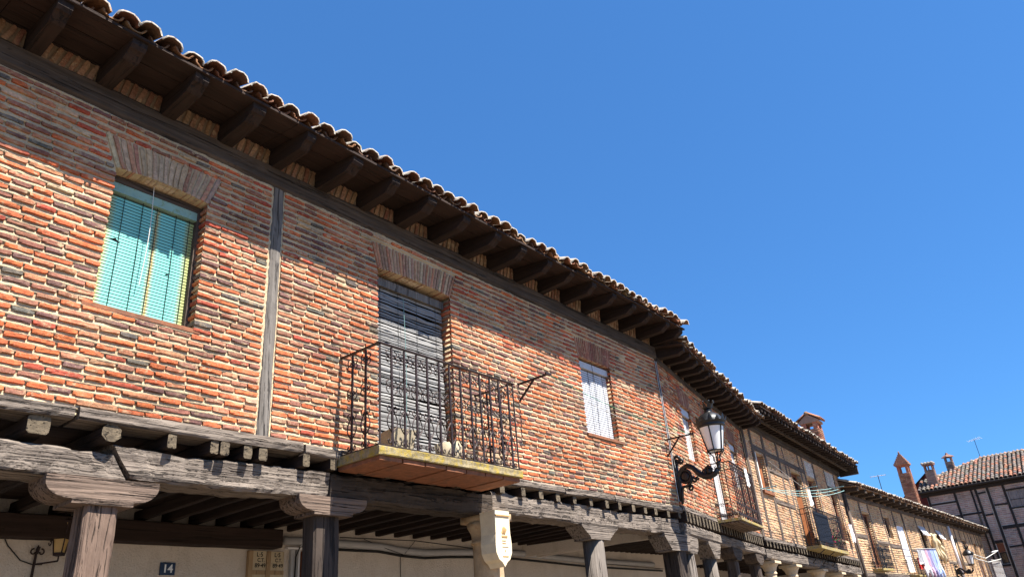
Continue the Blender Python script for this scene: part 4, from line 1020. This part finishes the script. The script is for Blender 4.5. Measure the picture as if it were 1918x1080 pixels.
# ================================================================== HOUSE C: timber framed house with brown doors
C = house('timber_framed_house', 'tan timber framed brick house with brown balcony doors, dark boxed eaves and a gabled chimney', W(B, LB, 0, 0), 3, 1.4)
LC = 9.6
hC = [(.77, 1.43, 4.62, 5.60), (3.74, 4.70, 3.44, 5.58), (5.38, 6.30, 3.44, 5.60), (7.86, 8.78, 3.95, 5.52)]
postsC = [(.08, 3.42, 6.2, .14), (.62, 3.42, 6.2, .15), (1.58, 3.42, 6.2, .15), (2.78, 3.42, 6.2, .13), (3.36, 3.42, 6.2, .10), (3.63, 3.42, 5.7, .09), (4.84, 3.42, 6.2, .12), (5.26, 3.42, 6.2, .11), (6.43, 3.42, 6.2, .11), (7.74, 3.95, 6.2, .10), (8.90, 3.42, 6.2, .11), (LC-.08, 3.42, 6.2, .12)]
railsC = [(.69, 5.2, 5.74, .14), (1.66, 3.3, 5.28, .13), (1.66, 3.3, 4.45, .13), (6.5, 7.7, 5.30, .11), (8.96, 9.5, 5.22, .12), (7.8, 8.9, 5.60, .10)]
front(C, .0, LC, 3.44, 6.2, hC, [rect_block(x-w_/2, x+w_/2, a, b) for x, a, b, w_ in postsC]+[rect_block(a, b, z-h_/2, z+h_/2) for a, b, z, h_ in railsC]+[rect_block(5.5, 6.34, 5.66, 6.16), rect_block(7.82, 8.86, 5.64, 6.16)], pal_C, 0, MORTF, MB_FAR, simple=False, res=.08)
timbers(C, postsC, railsC)
beam_part(C, 'wall_plate', (.0, .05, 6.31), (LC+.1, .05, 6.31), .22, .22, W_DARKX, seed=17)
eaves(C, -.1, LC+.45, 6.54, 6.40, -.64, -.72, [.05+.27*i for i in range(37)], .10, individual=False, ninf=2, plain=True, drop=.05)
mb = MB(); mb.box(LC+.38, LC+.47, -.64, 0, 6.24, 6.52); part('barge_board', mb, W_DARKX, C)
mb = MB(); mb.box(-.1, LC+.40, -.34, -.28, 6.36, 6.40+.02); part('eaves_beam', mb, W_DARKX, C)
shell(C, .1, LC, 6.5)
# whitewashed brick panels
for (a, b, z0, z1) in ((5.52, 6.32, 5.68, 6.15), (7.84, 8.84, 5.66, 6.15)):
    mb = MB(); mb.box(a, b, .0, .1, z0, z1); wpnl = part('whitewashed_panel', mb, m_mortar('whitewash', (.50, .47, .42), (.60, .57, .52)), C); mbj = MB()
    for r in range(6):
        for k in range(5):
            xx = lerp(a+.02, b-.02, (k+.5)/5)+(.05 if r % 2 else -.03); v, f = BV[rnd.randrange(14)]; mbj.col = jit((.58, .54, .49)); zc = lerp(z0, z1, (r+.5)/6)
            mbj.add([(min(b-.005, max(a+.005, xx+p[0]*.15)), -.012+p[1]*.06, zc+p[2]*.055) for p in v], f)
    part('whitewashed_bricks', mbj, MB_GREY, wpnl, smooth=True, fix=False, stuff=True)
timber_frame(C, 'window', *hC[0], .10, .07, W_RED, DGLASS, mull=1)
mb = MB(); mb.box(.95, 1.22, .04, .085, 4.68, 5.54); part('shutter', mb, W_ORANGE, C)
mb = MB(); mb.box(.70, .77, -.03, .1, 4.60, 5.60); part('window_jamb', mb, m_plain('whitewashed_jamb', (.66, .62, .55), .9, .15, 20), C)
mb = MB(); mb.box(.70, 1.50, -.08, .1, 4.55, 4.62); part('window_sill', mb, TERRA, C)
timber_frame(C, 'door', *hC[1], .12, .09, W_RED, DGLASS, mull=1)
mb = MB(); mb.box(3.80, 4.10, -.30, -.25, 3.44, 4.80); mb.v = [(3.80+(x-3.80)*.5, y+(x-3.80)*-.3+.30, z) for x, y, z in mb.v]
part('open_leaf', mb, W_ORANGE, C)
timber_frame(C, 'door', *hC[2], .12, .09, W_RED, DGLASS, mull=1)
timber_frame(C, 'window', *hC[3], .12, .08, W_RED, DGLASS, mull=1)
for (a, b, z0, z1) in (hC[2], hC[3]):
    mb = MB(); mb.box(a+.12, a+.36, .10, .112, z0+.1, z1-.1); part('curtain', mb, m_cloth('net_curtain', (.55, .54, .52)), C)
arcade(C, .0, LC, 3.43, 3.20, 2.90, 3.17, .25, .09, seed=400, sills=((0, .33), (.33, .66), (.66, 1)))
iron_balcony(C, 3.45, 6.42, -.44, 3.42, 4.42, 24, SLABM, 'bar', th=.09)
mb = MB(); mb.box(3.62, 5.05, -.40, -.385, 3.55, 4.34); part('railing_panel', mb, m_plain('navy_sheet', (.022, .030, .055), .8, .2, 20), C)
for x in (3.9, 4.9, 5.9):
    mb = MB(); mb.tube([(x, -.40, 3.33), (x, -.2, 3.22), (x, 0, 3.02)], .012, 5); part('balcony_stay', mb, BLACK, C)
def stone_col(h, x, zt, r=.13):
    mb = MB(); mb.lathe([(r*1.1, 0), (r, zt-.35), (r, zt-.30), (r*1.15, zt-.29), (r*1.15, zt-.26), (r*1.02, zt-.24), (r*1.3, zt-.14), (r*1.65, zt-.08), (r*1.68, zt-.06)], 18, (x, .16, 0), capt=True); mb.box(x-r*1.8, x+r*1.8, .16-r*1.8, .16+r*1.8, zt-.058, zt); part('stone_column', mb, STONEM, h)
for x in (.55, 2.25, 4.75, 6.75, 8.7): stone_col(C, x, 2.895)
# gabled chimney of house C
def brick_chimney(h, x0, x1, y0, y1, z0, z1, kind, pal):
    mb = MB(); mb.box(x0+.01, x1-.01, y0+.01, y1-.01, z0, z1); ch = part('chimney', mb, MORTI, h); mb = MB(); n = int((z1-z0)/.075); v, f = SIMPLE
    for r in range(n):
        zc = z0+(r+.5)*(z1-z0)/n; o = (r % 2)*.5
        for (ax, a, b, fix_, sg) in (('x', x0, x1, y0, 1), ('x', x0, x1, y1, -1), ('y', y0, y1, x0, 1), ('y', y0, y1, x1, -1)):
            m = max(2, round((b-a)/.24)); 
            for k in range(m+1):
                s0 = max(a, a+(k-o)*(b-a)/m); s1 = min(b, a+(k+1-o)*(b-a)/m)
                if s1-s0 < .03: continue
                mb.col = pal(0, 0); L = s1-s0-.012; m_ = (s0+s1)/2
                for_v = []
                for (p, q, w_) in v:
                    uu = m_+p*L; dd = fix_+sg*(-.022+q*.06+rnd.uniform(0, .003)); zz = zc+w_*.050
                    for_v.append((uu, dd, zz) if ax == 'x' else (dd, uu, zz))
                mb.add(for_v, f)
    part('chimney_bricks', mb, MB_ATT, ch, stuff=True); return ch
mbv = None
pal_ch = lambda x, z: jit(rnd.choice([(.32, .13, .08), (.25, .105, .07), (.36, .18, .115)]))
ch = brick_chimney(C, 8.88, 9.46, .06, .62, 6.5, 7.86, 'g', pal_ch)
mb = MB()
PIERM = m_brick('chimney_pier', False)
for (x, y) in ((8.88, .06), (9.30, .06), (8.88, .46), (9.30, .46)): mb = MB(); mb.box(x, x+.16, y, y+.16, 7.86, 8.08); part('vent_pier', mb, PIERM, ch, color=(.36, .13, .08))
mb = MB(); mb.prism([(8.82, 8.08), (9.52, 8.08), (9.52, 8.14), (9.17, 8.40), (8.82, 8.14)], 'y', .02, .66) if False else mb.prism([(.0, 8.08), (.68, 8.08), (.68, 8.16), (.34, 8.40), (.0, 8.16)], 'x', 8.84, 9.50)
part('chimney_gable', mb, m_plain('chimney_render', (.34, .20, .14), .9, .2, 12), ch)
mb = MB()
for s, (ya, yb) in enumerate(((-.07, .34), (.75, .34))):
    for k in range(4):
        v, fo, fi = TG[(True, k)]; E_ = Matrix.Translation((8.90+k*.18, ya, 8.17)) @ Matrix.Rotation(math.pi if s else 0, 4, 'Z') @ Matrix.Rotation(rad(33), 4, 'X'); mb.col = tile_col(); mb.add([E_ @ Vector((p[0], p[1]*1.12, p[2])) for p in v], fo+fi)
mb.col = (.30, .17, .1); mb.tube([(8.80, .34, 8.43), (9.54, .34, 8.43)], .075, 7)
part('chimney_tiles', mb, TILE_E, ch, smooth=True, fix=False)
# teal clothes rack lines
p1 = W(C, -.85, -.46, 4.38); p2 = W(C, 4.9, -.78, 5.06)
rk = thing('clothesline_rack', 'teal clothesline rack strung between the two upper balconies', 'clothesline', p1)
dd = p2-p1; off = C.matrix_basis.to_3x3() @ Vector((0, -.30, 0))
for k in range(3):
    o_ = off*(k*.5); mb = MB(); pts = [o_+dd*(q/12)-Vector((0, 0, .07*4*(q/12)*(1-q/12)*(1+.5*k)+.06*k)) for q in range(13)]; mb.tube(pts, .0062, 4); part('line', mb, TEAL, rk)
for t in (.02, .55, .98):
    mb = MB(); mb.bar(dd*t-off*.1, dd*t+off*1.15, .022); part('cross_bar', mb, TEAL, rk)
mb = MB(); mb.tube([dd*.55, dd*.55+Vector((-1.2, .35, .65))], .008, 4); part('stay', mb, ROPE, rk)
garment('small white cloth pegged to the teal clothesline rack before the brown door', p1+dd*.58+Vector((0, -.05, -.03)), .20, .42, m_cloth('white_cloth2', (.80, .80, .80)), (1, 0, 0), False, 5, 'hanging_cloth', 'cloth', .015)
garment('white towel with pink top hanging on the wall right of the black barred balcony', W(C, 8.95, -.14, 4.50), .34, .55, m_cloth('white_towel', (.80, .76, .80)), (1, 0, 0), False, 6, 'hanging_towel', 'towel', .02)
def flowers(label, p, n, r, mats, seed):
    q = random.Random(seed); o = thing('potted_plant', label, 'plant', p)
    mb = MB(); mb.lathe([(.07, 0), (.10, .16), (.09, .16)], 10, capb=True); part('pot', mb, TERRA, o)
    for nm, m, cnt, sz in (('leaves', mats[0], n, .05), ('blossoms', mats[1], n//2, .045)):
        mb = MB()
        for k in range(cnt):
            c = Vector((q.gauss(0, r*.6), q.gauss(0, r*.4), .18+abs(q.gauss(0, r*.7)))); a = Vector((q.uniform(-1, 1), q.uniform(-1, 1), q.uniform(-1, 1))).normalized(); b = a.orthogonal().normalized(); e = a.cross(b)
            mb.add([c-b*sz, c+e*sz*.6, c+b*sz, c-e*sz*.6], [(0, 1, 2, 3)])
        x = part(nm, mb, m, o, fix=False); x['kind'] = 'stuff'
    return o
LEAF = m_plain('leaf_green', (.05, .10, .025), .7, .4, 30, bump=0); PINK = m_plain('pink_petal', (.55, .03, .12), .7, .3, 30, bump=0)
flowers('potted plant with pink flowers at the middle of the black barred balcony', W(C, 5.15, -.30, 3.44), 60, .22, (LEAF, PINK), 1)
flowers('potted plant with pink flowers at the right end of the black barred balcony', W(C, 6.25, -.28, 3.44), 60, .2, (LEAF, PINK), 2)

# ================================================================== HOUSE D: long low tan house
D = house('tan_brick_house', 'long low tan brick house with laundry, tall slender brick chimney and far street lamp', W(C, LC, 0, 0), 0, .12)
LD = 56-D.location.x-.15
hD = [(1.95, 2.90, 3.22, 5.10), (4.95, 5.80, 4.34, 5.16), (6.70, 7.90, 3.12, 4.95), (10.80, 11.95, 3.7, 5.15), (14.45, 15.35, 3.7, 5.15), (18.1, 19.3, 3.2, 5.0), (20.9, 22.0, 3.6, 5.0), (24.2, 25.2, 3.0, 4.95), (26.2, 27.0, 3.0, 4.95)]
pD = [(.10, 2.9, 5.5, .12), (1.84, 3.1, 5.5, .12), (3.02, 3.1, 5.5, .12), (4.80, 3.1, 5.5, .13), (6.55, 3.1, 5.5, .14), (8.1, 3.1, 5.5, .16), (10.6, 3.1, 5.5, .14), (12.1, 3.1, 5.5, .14), (13.1, 3.1, 5.5, .13), (14.3, 3.1, 5.5, .12), (15.5, 3.1, 5.5, .12), (16.4, 3.1, 5.5, .10), (18.0, 3.1, 5.5, .12), (19.4, 3.1, 5.5, .14), (20.7, 3.1, 5.5, .12), (22.2, 3.1, 5.5, .12), (23.3, 3.1, 5.5, .12), (24.05, 3.1, 5.5, .12), (25.4, 3.1, 5.5, .12), (26.1, 3.1, 5.5, .12), (27.2, 3.1, 5.5, .12)]
rD = [(.2, 1.8, 4.22, .14), (3.1, 4.7, 4.12, .10), (4.9, 6.5, 4.06, .16), (8.2, 10.5, 4.0, .12), (12.2, 14.2, 3.75, .12), (15.6, 18, 3.7, .12), (19.5, 20.6, 3.7, .12), (22.3, 24, 4.1, .12)]
front(D, .0, LD, 3.06, 5.5, hD, [rect_block(x-w_/2, x+w_/2, a, b) for x, a, b, w_ in pD]+[rect_block(a, b, z-h_/2, z+h_/2) for a, b, z, h_ in rD], pal_D, 0, MORTF, MB_FAR, simple=True, res=.15, pitch=.082, hh=.052, lens=([.2, .28, .24], [3, 2, 2], .4))
timbers(D, pD, rD)
beam_part(D, 'wall_plate', (.0, .05, 5.56), (LD, .05, 5.56), .2, .14, W_FARX, seed=19, step=.3)
eaves(D, -.05, LD, 5.80, 5.63, -.52, -.60, [.3+.98*i for i in range(29)], .20, individual=False, soff=m_wood('tan_soffit', (.16, .10, .06), (.26, .17, .11), 0, .8, 14, .4, .5), plain=True, ninf=2, drop=.04, mat=W_DARKX, rows=3)
mb = MB(); mb.box(.0, LD, .02, .2, 0, 3.03); part('ground_floor_wall', mb, m_mortar('tan_render', (.36, .26, .17), (.44, .33, .22)), D)
beam_part(D, 'sill_board', (.0, .02, 2.93), (LD, .02, 2.93), .16, .13, W_FARX, seed=23, step=.3)
for (a, b) in ((1.5, 3.3), (5.9, 7.4), (11, 13), (16, 18), (21, 23)):
    mb = MB(); mb.box(a, b, -.01, .15, 0, 2.84); part('ground_floor_door', mb, DARK, D)
shell(D, .1, LD, 5.8)
for k, hh in enumerate(hD):
    if k == 2: continue
    timber_frame(D, 'window' if k in (1, 3, 4, 6) else 'door', *hh, .10, .09, W_RED if k in (0, 5, 7, 8) else W_FAR, DGLASS, mull=1)
mb = MB(); mb.box(6.74, 7.86, .02, .06, 3.12, 4.93); dw = part('white_door', mb, WHITE, D)
for z in (4.0, 3.75):
    mb = MB(); mb.box(6.74, 7.86, .005, .018, z, z+.03); part('door_rail', mb, GREYM, dw)
for k in (3, 4):
    a, b, z0, z1 = hD[k]; mb = MB(); mb.box(a-.02, b+.02, -.16, -.13, z1-.36, z1); mb.v = [(x, y+.15*(z-(z1-.36))/.36, z) for x, y, z in mb.v]; aw = part('awning', mb, GREYM, D); mb = MB(); mb.box(a-.03, b+.03, -.20, -.12, z1-.42, z1-.36); part('awning_roll', mb, WHITE, aw)
mb = MB(); mb.box(2.02, 2.84, .0, .05, 5.18, 5.42); part('whitewashed_panel', mb, m_mortar('whitewash_far', (.50, .46, .40), (.60, .55, .49)), D)
mb = MB(); mb.tube([(17.6, -.07, 2.9), (17.6, -.07, 5.5)], .075, 8); part('downpipe', mb, WHITE, D, smooth=True)
mb = MB(); mb.tube([(.02, -.10, 0), (.02, -.10, 3.2), (.05, -.08, 5.6)], .05, 8); part('downpipe', mb, W_FAR, D, smooth=True)
iron_balcony(D, 1.38, 2.98, -.36, 3.14, 3.92, 11, SLABM, 'twist', th=.07)
iron_balcony(D, 6.3, 8.3, -.42, 2.98, 3.55, 14, SLABM, 'bar', th=.07)
iron_balcony(D, 23.6, 27.2, -.75, 2.85, 3.95, 20, m_plain('pale_slab', (.55, .50, .42), .9), 'twist', th=.12, mat=m_plain('pale_grey_iron', (.45, .43, .42), .6, .2, 20))
street_lamp('small far street lamp on scrolled bracket near the white downpipe of the tan house', W(D, 16.15, -.03, 3.27), 0, 'street lamps on scrolled wall brackets', False)
cx0, cy0, cw = 21.0, 1.55, .60
ch = brick_chimney(D, cx0, cx0+cw, cy0, cy0+cw, 6.5, 9.00, 'p', pal_ch)
for (x, y) in ((cx0, cy0), (cx0+cw-.14, cy0), (cx0, cy0+cw-.14), (cx0+cw-.14, cy0+cw-.14)):
    mb = MB(); mb.box(x, x+.14, y, y+.14, 9.0, 9.42); part('vent_pier', mb, PIERM, ch, color=(.32, .12, .08))
mb = MB(); mb.box(cx0-.05, cx0+cw+.05, cy0-.05, cy0+cw+.05, 9.42, 9.48); part('vent_slab', mb, PIERM, ch, color=(.32, .12, .08))
mb = MB(); mx, my = cx0+cw/2, cy0+cw/2
for k in range(7): r = lerp(.40, .05, k/6); mb.box(mx-r, mx+r, my-r, my+r, 9.48+k*.105, 9.48+(k+1)*.105-.002)
mb.lathe([(.02, 0), (.05, .05), (.001, .14)], 6, (mx, my, 10.20)); part('stepped_spire', mb, m_brick('spire_brick', False), ch, color=(.26, .13, .085))
for k, (lb, c, w_, h_, sl) in enumerate([('white and grey striped cloth, first of the washing row on the tan house', (.40, .40, .42), .30, .55, False), ('white shirt hanging in the washing row beside the striped cloth', (.60, .59, .62), .36, .85, True), ('pale pink shirt hanging in the washing row between white and mauve shirts', (.55, .36, .44), .34, .9, True), ('mauve grey shirt hanging in the washing row beside the pink shirt', (.30, .27, .44), .35, .9, True), ('light blue shirt hanging in the washing row second from its far end', (.36, .44, .66), .38, .95, True), ('blue and white shirt hanging last in the washing row', (.46, .54, .70), .40, .95, True)]):
    garment(lb, W(D, 6.55+.48*k, -.58-.02*k, 3.92+.015*k), w_, h_, m_cloth('cloth_%d' % k, c), (1, -.25, 0), sl, k*2.1, group=None) if False else garment(lb, W(D, 6.55+.48*k, -.58-.02*k, 3.92+.015*k), w_, h_, m_cloth('washing_cloth', c), (1, -.25, 0), sl, k*2.1, 'hanging_shirt' if k else 'hanging_cloth', 'shirt' if k else 'cloth', .055)
mb = MB(); a = W(D, 6.2, -.52, 3.93); b = W(D, 9.3, -.72, 4.02); mb.tube([a, b], .008, 4); tag(part('clothesline', mb, ROPE), 'clothesline carrying the row of shirts on the tan house', 'clothesline')
garment('red cloth hanging over the low balcony before the white door', W(D, 6.9, -.46, 3.62), .75, .42, m_cloth('red_cloth', (.40, .03, .025)), (1, 0, 0), False, 9, 'hanging_cloth', 'cloth', .03)
cr_ = thing('cream_curtain', 'cream knotted cloth hanging between two awning windows above the washing', 'cloth', W(D, 12.3, -.14, 4.85))
CREAMC = m_cloth('cream_cloth', (.66, .53, .33))
for q, (x0_, x1_, z0_, z1_) in enumerate([(0, .35, 0, -1.0), (.35, .8, -.05, -1.1), (.8, 1.15, .02, -.5), (1.1, 1.5, -.45, -1.25), (1.15, 1.7, -.35, -.85)]):
    mb = MB(); K = 12; mb.tube([(lerp(x0_, x1_, t)+.10*N(t*4, q*3), -.05*math.sin(t*7+q), lerp(z0_, z1_, t)) for t in [i/K for i in range(K+1)]], [.06+.05*math.sin(math.pi*i/K)+.02*N(i, q) for i in range(K+1)], 7); part('fold', mb, CREAMC, cr_, smooth=True)
rk = thing('clothesline_rack', 'white clothesline rack strung along the far end of the tan house past the small lamp', 'clothesline', W(D, 17.3, -.80, 4.05))
for k in range(2):
    mb = MB(); mb.tube([(0, -.12*k, -.25*k), (4, -.06*k, -.12-.2*k), (9.3, -.05*k, .42-.45*k)], .02, 5); part('line', mb, ROPE, rk)
mb = MB(); mb.tube([(7.0, 0, .30), (9.4, 0, .44)], .04, 6); part('bar', mb, WHITE, rk)
def antenna(label, p, h, dirv, mast, n, ln, mat):
    o = thing('tv_antenna', label, 'antenna', p); d = Vector(dirv).normalized(); e = d.cross(Vector((0, 0, 1)))
    mb = MB(); mb.tube([(0, 0, 0), (0, 0, h)], .018, 5); part('mast', mb, mast, o)
    mb = MB(); mb.tube([d*-ln/2+Vector((0, 0, h*.97)), d*ln/2+Vector((0, 0, h*.97))], .014, 5); part('boom', mb, mat, o)
    for k in range(n):
        c = d*lerp(-ln/2, ln/2, k/(n-1))+Vector((0, 0, h*.97)); mb = MB(); q = lerp(.42, .26, k/(n-1)); mb.tube([c-e*q, c+e*q], .008, 4); part('element', mb, mat, o)
    return o
antenna('thin dark aerial mast standing on the tan house roof left of the tall chimney', W(D, 13.4, 1.6, 6.75), 1.25, (.2, -1, 0), CABLE, 5, .7, PIPE)
# fix: second lower element set on the mast
# ================================================================== HOUSE E: half timbered house closing the street
E_ = house('half_timbered_house', 'half timbered house with grey brick panels and old tiled roof closing the street', (56, 9.75, 0), -90)
LE = 14
pE = [(.10, 2.4, 8.05, .16), (1.66, 5.5, 8.05, .16), (2.88, 2.4, 8.05, .15), (3.50, 2.4, 8.05, .24), (4.40, 2.4, 8.05, .15), (5.70, 2.4, 8.05, .15), (7.2, 2.4, 8.05, .16), (9.0, 2.4, 8.05, .16), (11, 2.4, 8.05, .16)]
rE = [(.18, 1.58, 7.47, .10), (1.74, 2.8, 6.60, .11), (.18, 1.58, 6.6, .11), (2.95, 3.38, 7.72, .10), (2.95, 3.38, 6.40, .11), (3.62, 4.33, 6.90, .11), (4.47, 13.8, 7.66, .10), (3.62, 13.8, 5.56, .20), (.18, 2.8, 5.45, .16), (2.95, 3.38, 4.78, .16), (3.62, 4.33, 4.42, .10), (2.95, 3.38, 3.44, .12), (4.47, 13.8, 6.58, .09)]
hE = [(2.98, 3.36, 3.52, 4.70), (4.50, 5.60, 6.64, 7.60)]
wl = front(E_, .0, LE, 2.4, 8.02, hE, [rect_block(x-w_/2, x+w_/2, a, b) for x, a, b, w_ in pE]+[rect_block(a, b, z-h_/2, z+h_/2) for a, b, z, h_ in rE], pal_E, 0, MORTG, MB_GREY, simple=True, res=.25, pitch=.11, hh=.072, lens=([.22, .26], [3, 2], .4))
timbers(E_, pE, rE, matz=W_BLACK, matx=W_BLACK, y=-.03)
beam_part(E_, 'wall_plate', (-.3, -.02, 8.10), (LE, -.02, 8.10), .26, .22, W_BLACK, seed=29, step=.4)
mb = MB(); mb.box(-.35, LE, -.55, .2, 8.20, 8.24); part('soffit_board', mb, W_BLACK, E_)
mb = MB(); mb.box(.0, LE, .02, .3, 0, 2.45); part('ground_floor_wall', mb, PLASTER, E_)
mb = MB(); mb.box(4.52, 5.04, .02, .07, 6.66, 7.58); mb.box(5.06, 5.58, .02, .07, 6.66, 7.58); sh = part('grey_shutter', mb, m_wood('grey_board', (.16, .14, .135), (.24, .215, .21), 2, 1, 12, .4, .3), E_); mb = MB(); mb.box(4.52, 5.58, .0, .018, 7.05, 7.08); part('batten', mb, W_BLACK, sh)
timber_frame(E_, 'window', 2.98, 3.36, 3.52, 4.18, .06, .05, W_BLACK, DGLASS)
mb = MB(); mb.box(2.98, 3.36, .03, .07, 4.2, 4.7); part('shutter', mb, W_RED, E_)
iron_balcony(E_, 4.5, 7.5, -.6, 3.1, 4.05, 22, SLABM, 'bar', th=.1)
mb = MB(); mb.box(-.05, LE, 6, 6.2, 0, 10); part('rear_wall', mb, PLASTER, E_)
mb = MB(); mb.box(-.02, .06, .1, 6, 0, 8.2); part('gable_wall', mb, REDWALL, E_)
mb = MB(); mb.tube([(2.62, -.08, 2.4), (2.62, -.08, 8.0)], .05, 7); part('downpipe', mb, W_BLACK, E_, smooth=True)
mb = MB(); mb.tube([(-.3, -.62, 8.25), (LE, -.62, 8.25)], .06, 7); part('gutter', mb, W_BLACK, E_, smooth=True)
# roof of E: tiles in columns, hip at the left end
slE = rad(24); csE, snE = math.cos(slE), math.sin(slE)
def lenE(x): return 5.2*min(1, .46+.54*max(0, x)/3.3)
mb = MB(); K = 24; V = []
for k in range(K+1):
    x = lerp(-.35, LE, (k/K)**1.5); Lx = lenE(x); V += [(x, -.5, 8.25), (x, -.5+Lx*csE, 8.25+Lx*snE), (x, -.5, 8.21), (x, -.5+Lx*csE, 8.21+Lx*snE-.3)]
F = []
for k in range(K):
    o = k*4; F += [(o, o+4, o+5, o+1), (o+2, o+3, o+7, o+6), (o, o+2, o+6, o+4), (o+1, o+5, o+7, o+3)]
F += [(0, 1, 3, 2), (K*4, K*4+2, K*4+3, K*4+1)]
mb.add(V, F); roofE = part('roof', mb, W_SOFF, E_)
mb = MB(); x = -.22
while x < LE:
    tone = rnd.random()
    for r in range(14):
        t = r*.40
        if t+.30 > lenE(x): break
        for up in (False, True):
            v, fo, fi = TG[(up, rnd.randrange(4))]; xx = x+(0 if up else .125)+rnd.uniform(-.012, .012)
            EE = Matrix.Translation((xx, -.58+t*csE, 8.25+t*snE+(.09 if up else .07)+rnd.uniform(-.004, .006))) @ Matrix.Rotation(rnd.uniform(-.04, .04), 4, 'Z') @ Matrix.Rotation(slE-.04, 4, 'X')
            mb.col = jit(rnd.choices([(.25, .12, .08), (.28, .18, .13), (.18, .145, .125), (.15, .13, .115), (.32, .13, .08)], [3, 2, 4, 5, 1.5])[0] if up else (.07, .055, .045))  # pans coloured near-black to imitate shade between the tile columns
            mb.add([EE @ Vector((p[0]*1.05, p[1]*1.1, p[2]*1.55)) for p in v], fo+fi)
    x += .25
part('roof_tiles', mb, TILE_E, roofE, smooth=True, fix=False, stuff=True)
mb = MB()
pts = [(-.3, 1.7, 9.22), (.5, 2.1, 9.35), (1.6, 3.0, 9.8), (3.3, 4.22, 10.38), (LE, 4.22, 10.38)]
for a, b in zip(pts[:-1], pts[1:]):
    a = Vector(a); b = Vector(b); n = max(1, int((b-a).length/.38))
    for k in range(n):
        mb.col = tile_col(); p = a.lerp(b, k/n); q = a.lerp(b, (k+1.15)/n); mb.tube([p, q], [.125, .105], 8)
part('ridge_tiles', mb, RIDGE, roofE, smooth=True, stuff=True)
ch = brick_chimney(E_, .33, .88, .2, .75, 8.3, 9.70, 'v', pal_E)
mb = MB()
for (x, y) in ((.33, .2), (.56, .2), (.79, .2), (.33, .66), (.79, .66)): mb = MB(); mb.box(x, x+.09, y, y+.09, 9.70, 10.02); part('vent_pier', mb, PIERM, ch, color=(.24, .11, .09))
mb = MB(); mb.box(.26, .95, .13, .82, 10.02, 10.10); part('vent_slab', mb, PIERM, ch, color=(.24, .11, .09))
mb = MB()
for k in range(4): mb.col = (.27, .22, .18); mb.tube([(.32+.19*k, .08, 10.13), (.32+.19*k, .9, 10.16)], .09, 7)
part('cap_tiles', mb, RIDGE, ch, smooth=True)
ch = brick_chimney(E_, 1.32, 1.78, 2.6, 3.05, 9.3, 10.35, 'v', pal_E)
mb = MB()
for (x, y) in ((1.32, 2.6), (1.67, 2.6), (1.32, 2.94), (1.67, 2.94)): mb = MB(); mb.box(x, x+.11, y, y+.11, 10.35, 10.66); part('vent_pier', mb, PIERM, ch, color=(.22, .11, .09))
mb = MB(); mb.lathe([(.42, .0), (.36, .06), (.10, .2), (.07, .3), (.001, .32)], 4, (1.55, 2.82, 10.66), capb=True); part('vent_cap', mb, m_brick('chimney_cap_grey', False), ch, color=(.20, .11, .09))
antenna('white branched television aerial on the ridge of the half timbered house', (60.2, 6.45, 10.3), 1.45, (.25, 1, -.1), CABLE, 6, .8, WHITE)
mb = MB(); mb.prism([(-.3, 0), (2.6, 0), (2.6, 7.5), (-.3, 9.68)], 'x', 0, 5)
rb = thing('red_rendered_house', 'dark red rendered gable behind the tall slender chimney', 'house', (57.5, 9.85, 0))
part('wall', mb, REDWALL, rb)
mb = MB(); mb.bar((-.08, -.3, 9.72), (-.08, 2.65, 7.50), .16, .07); part('roof_edge', mb, W_BLACK, rb)
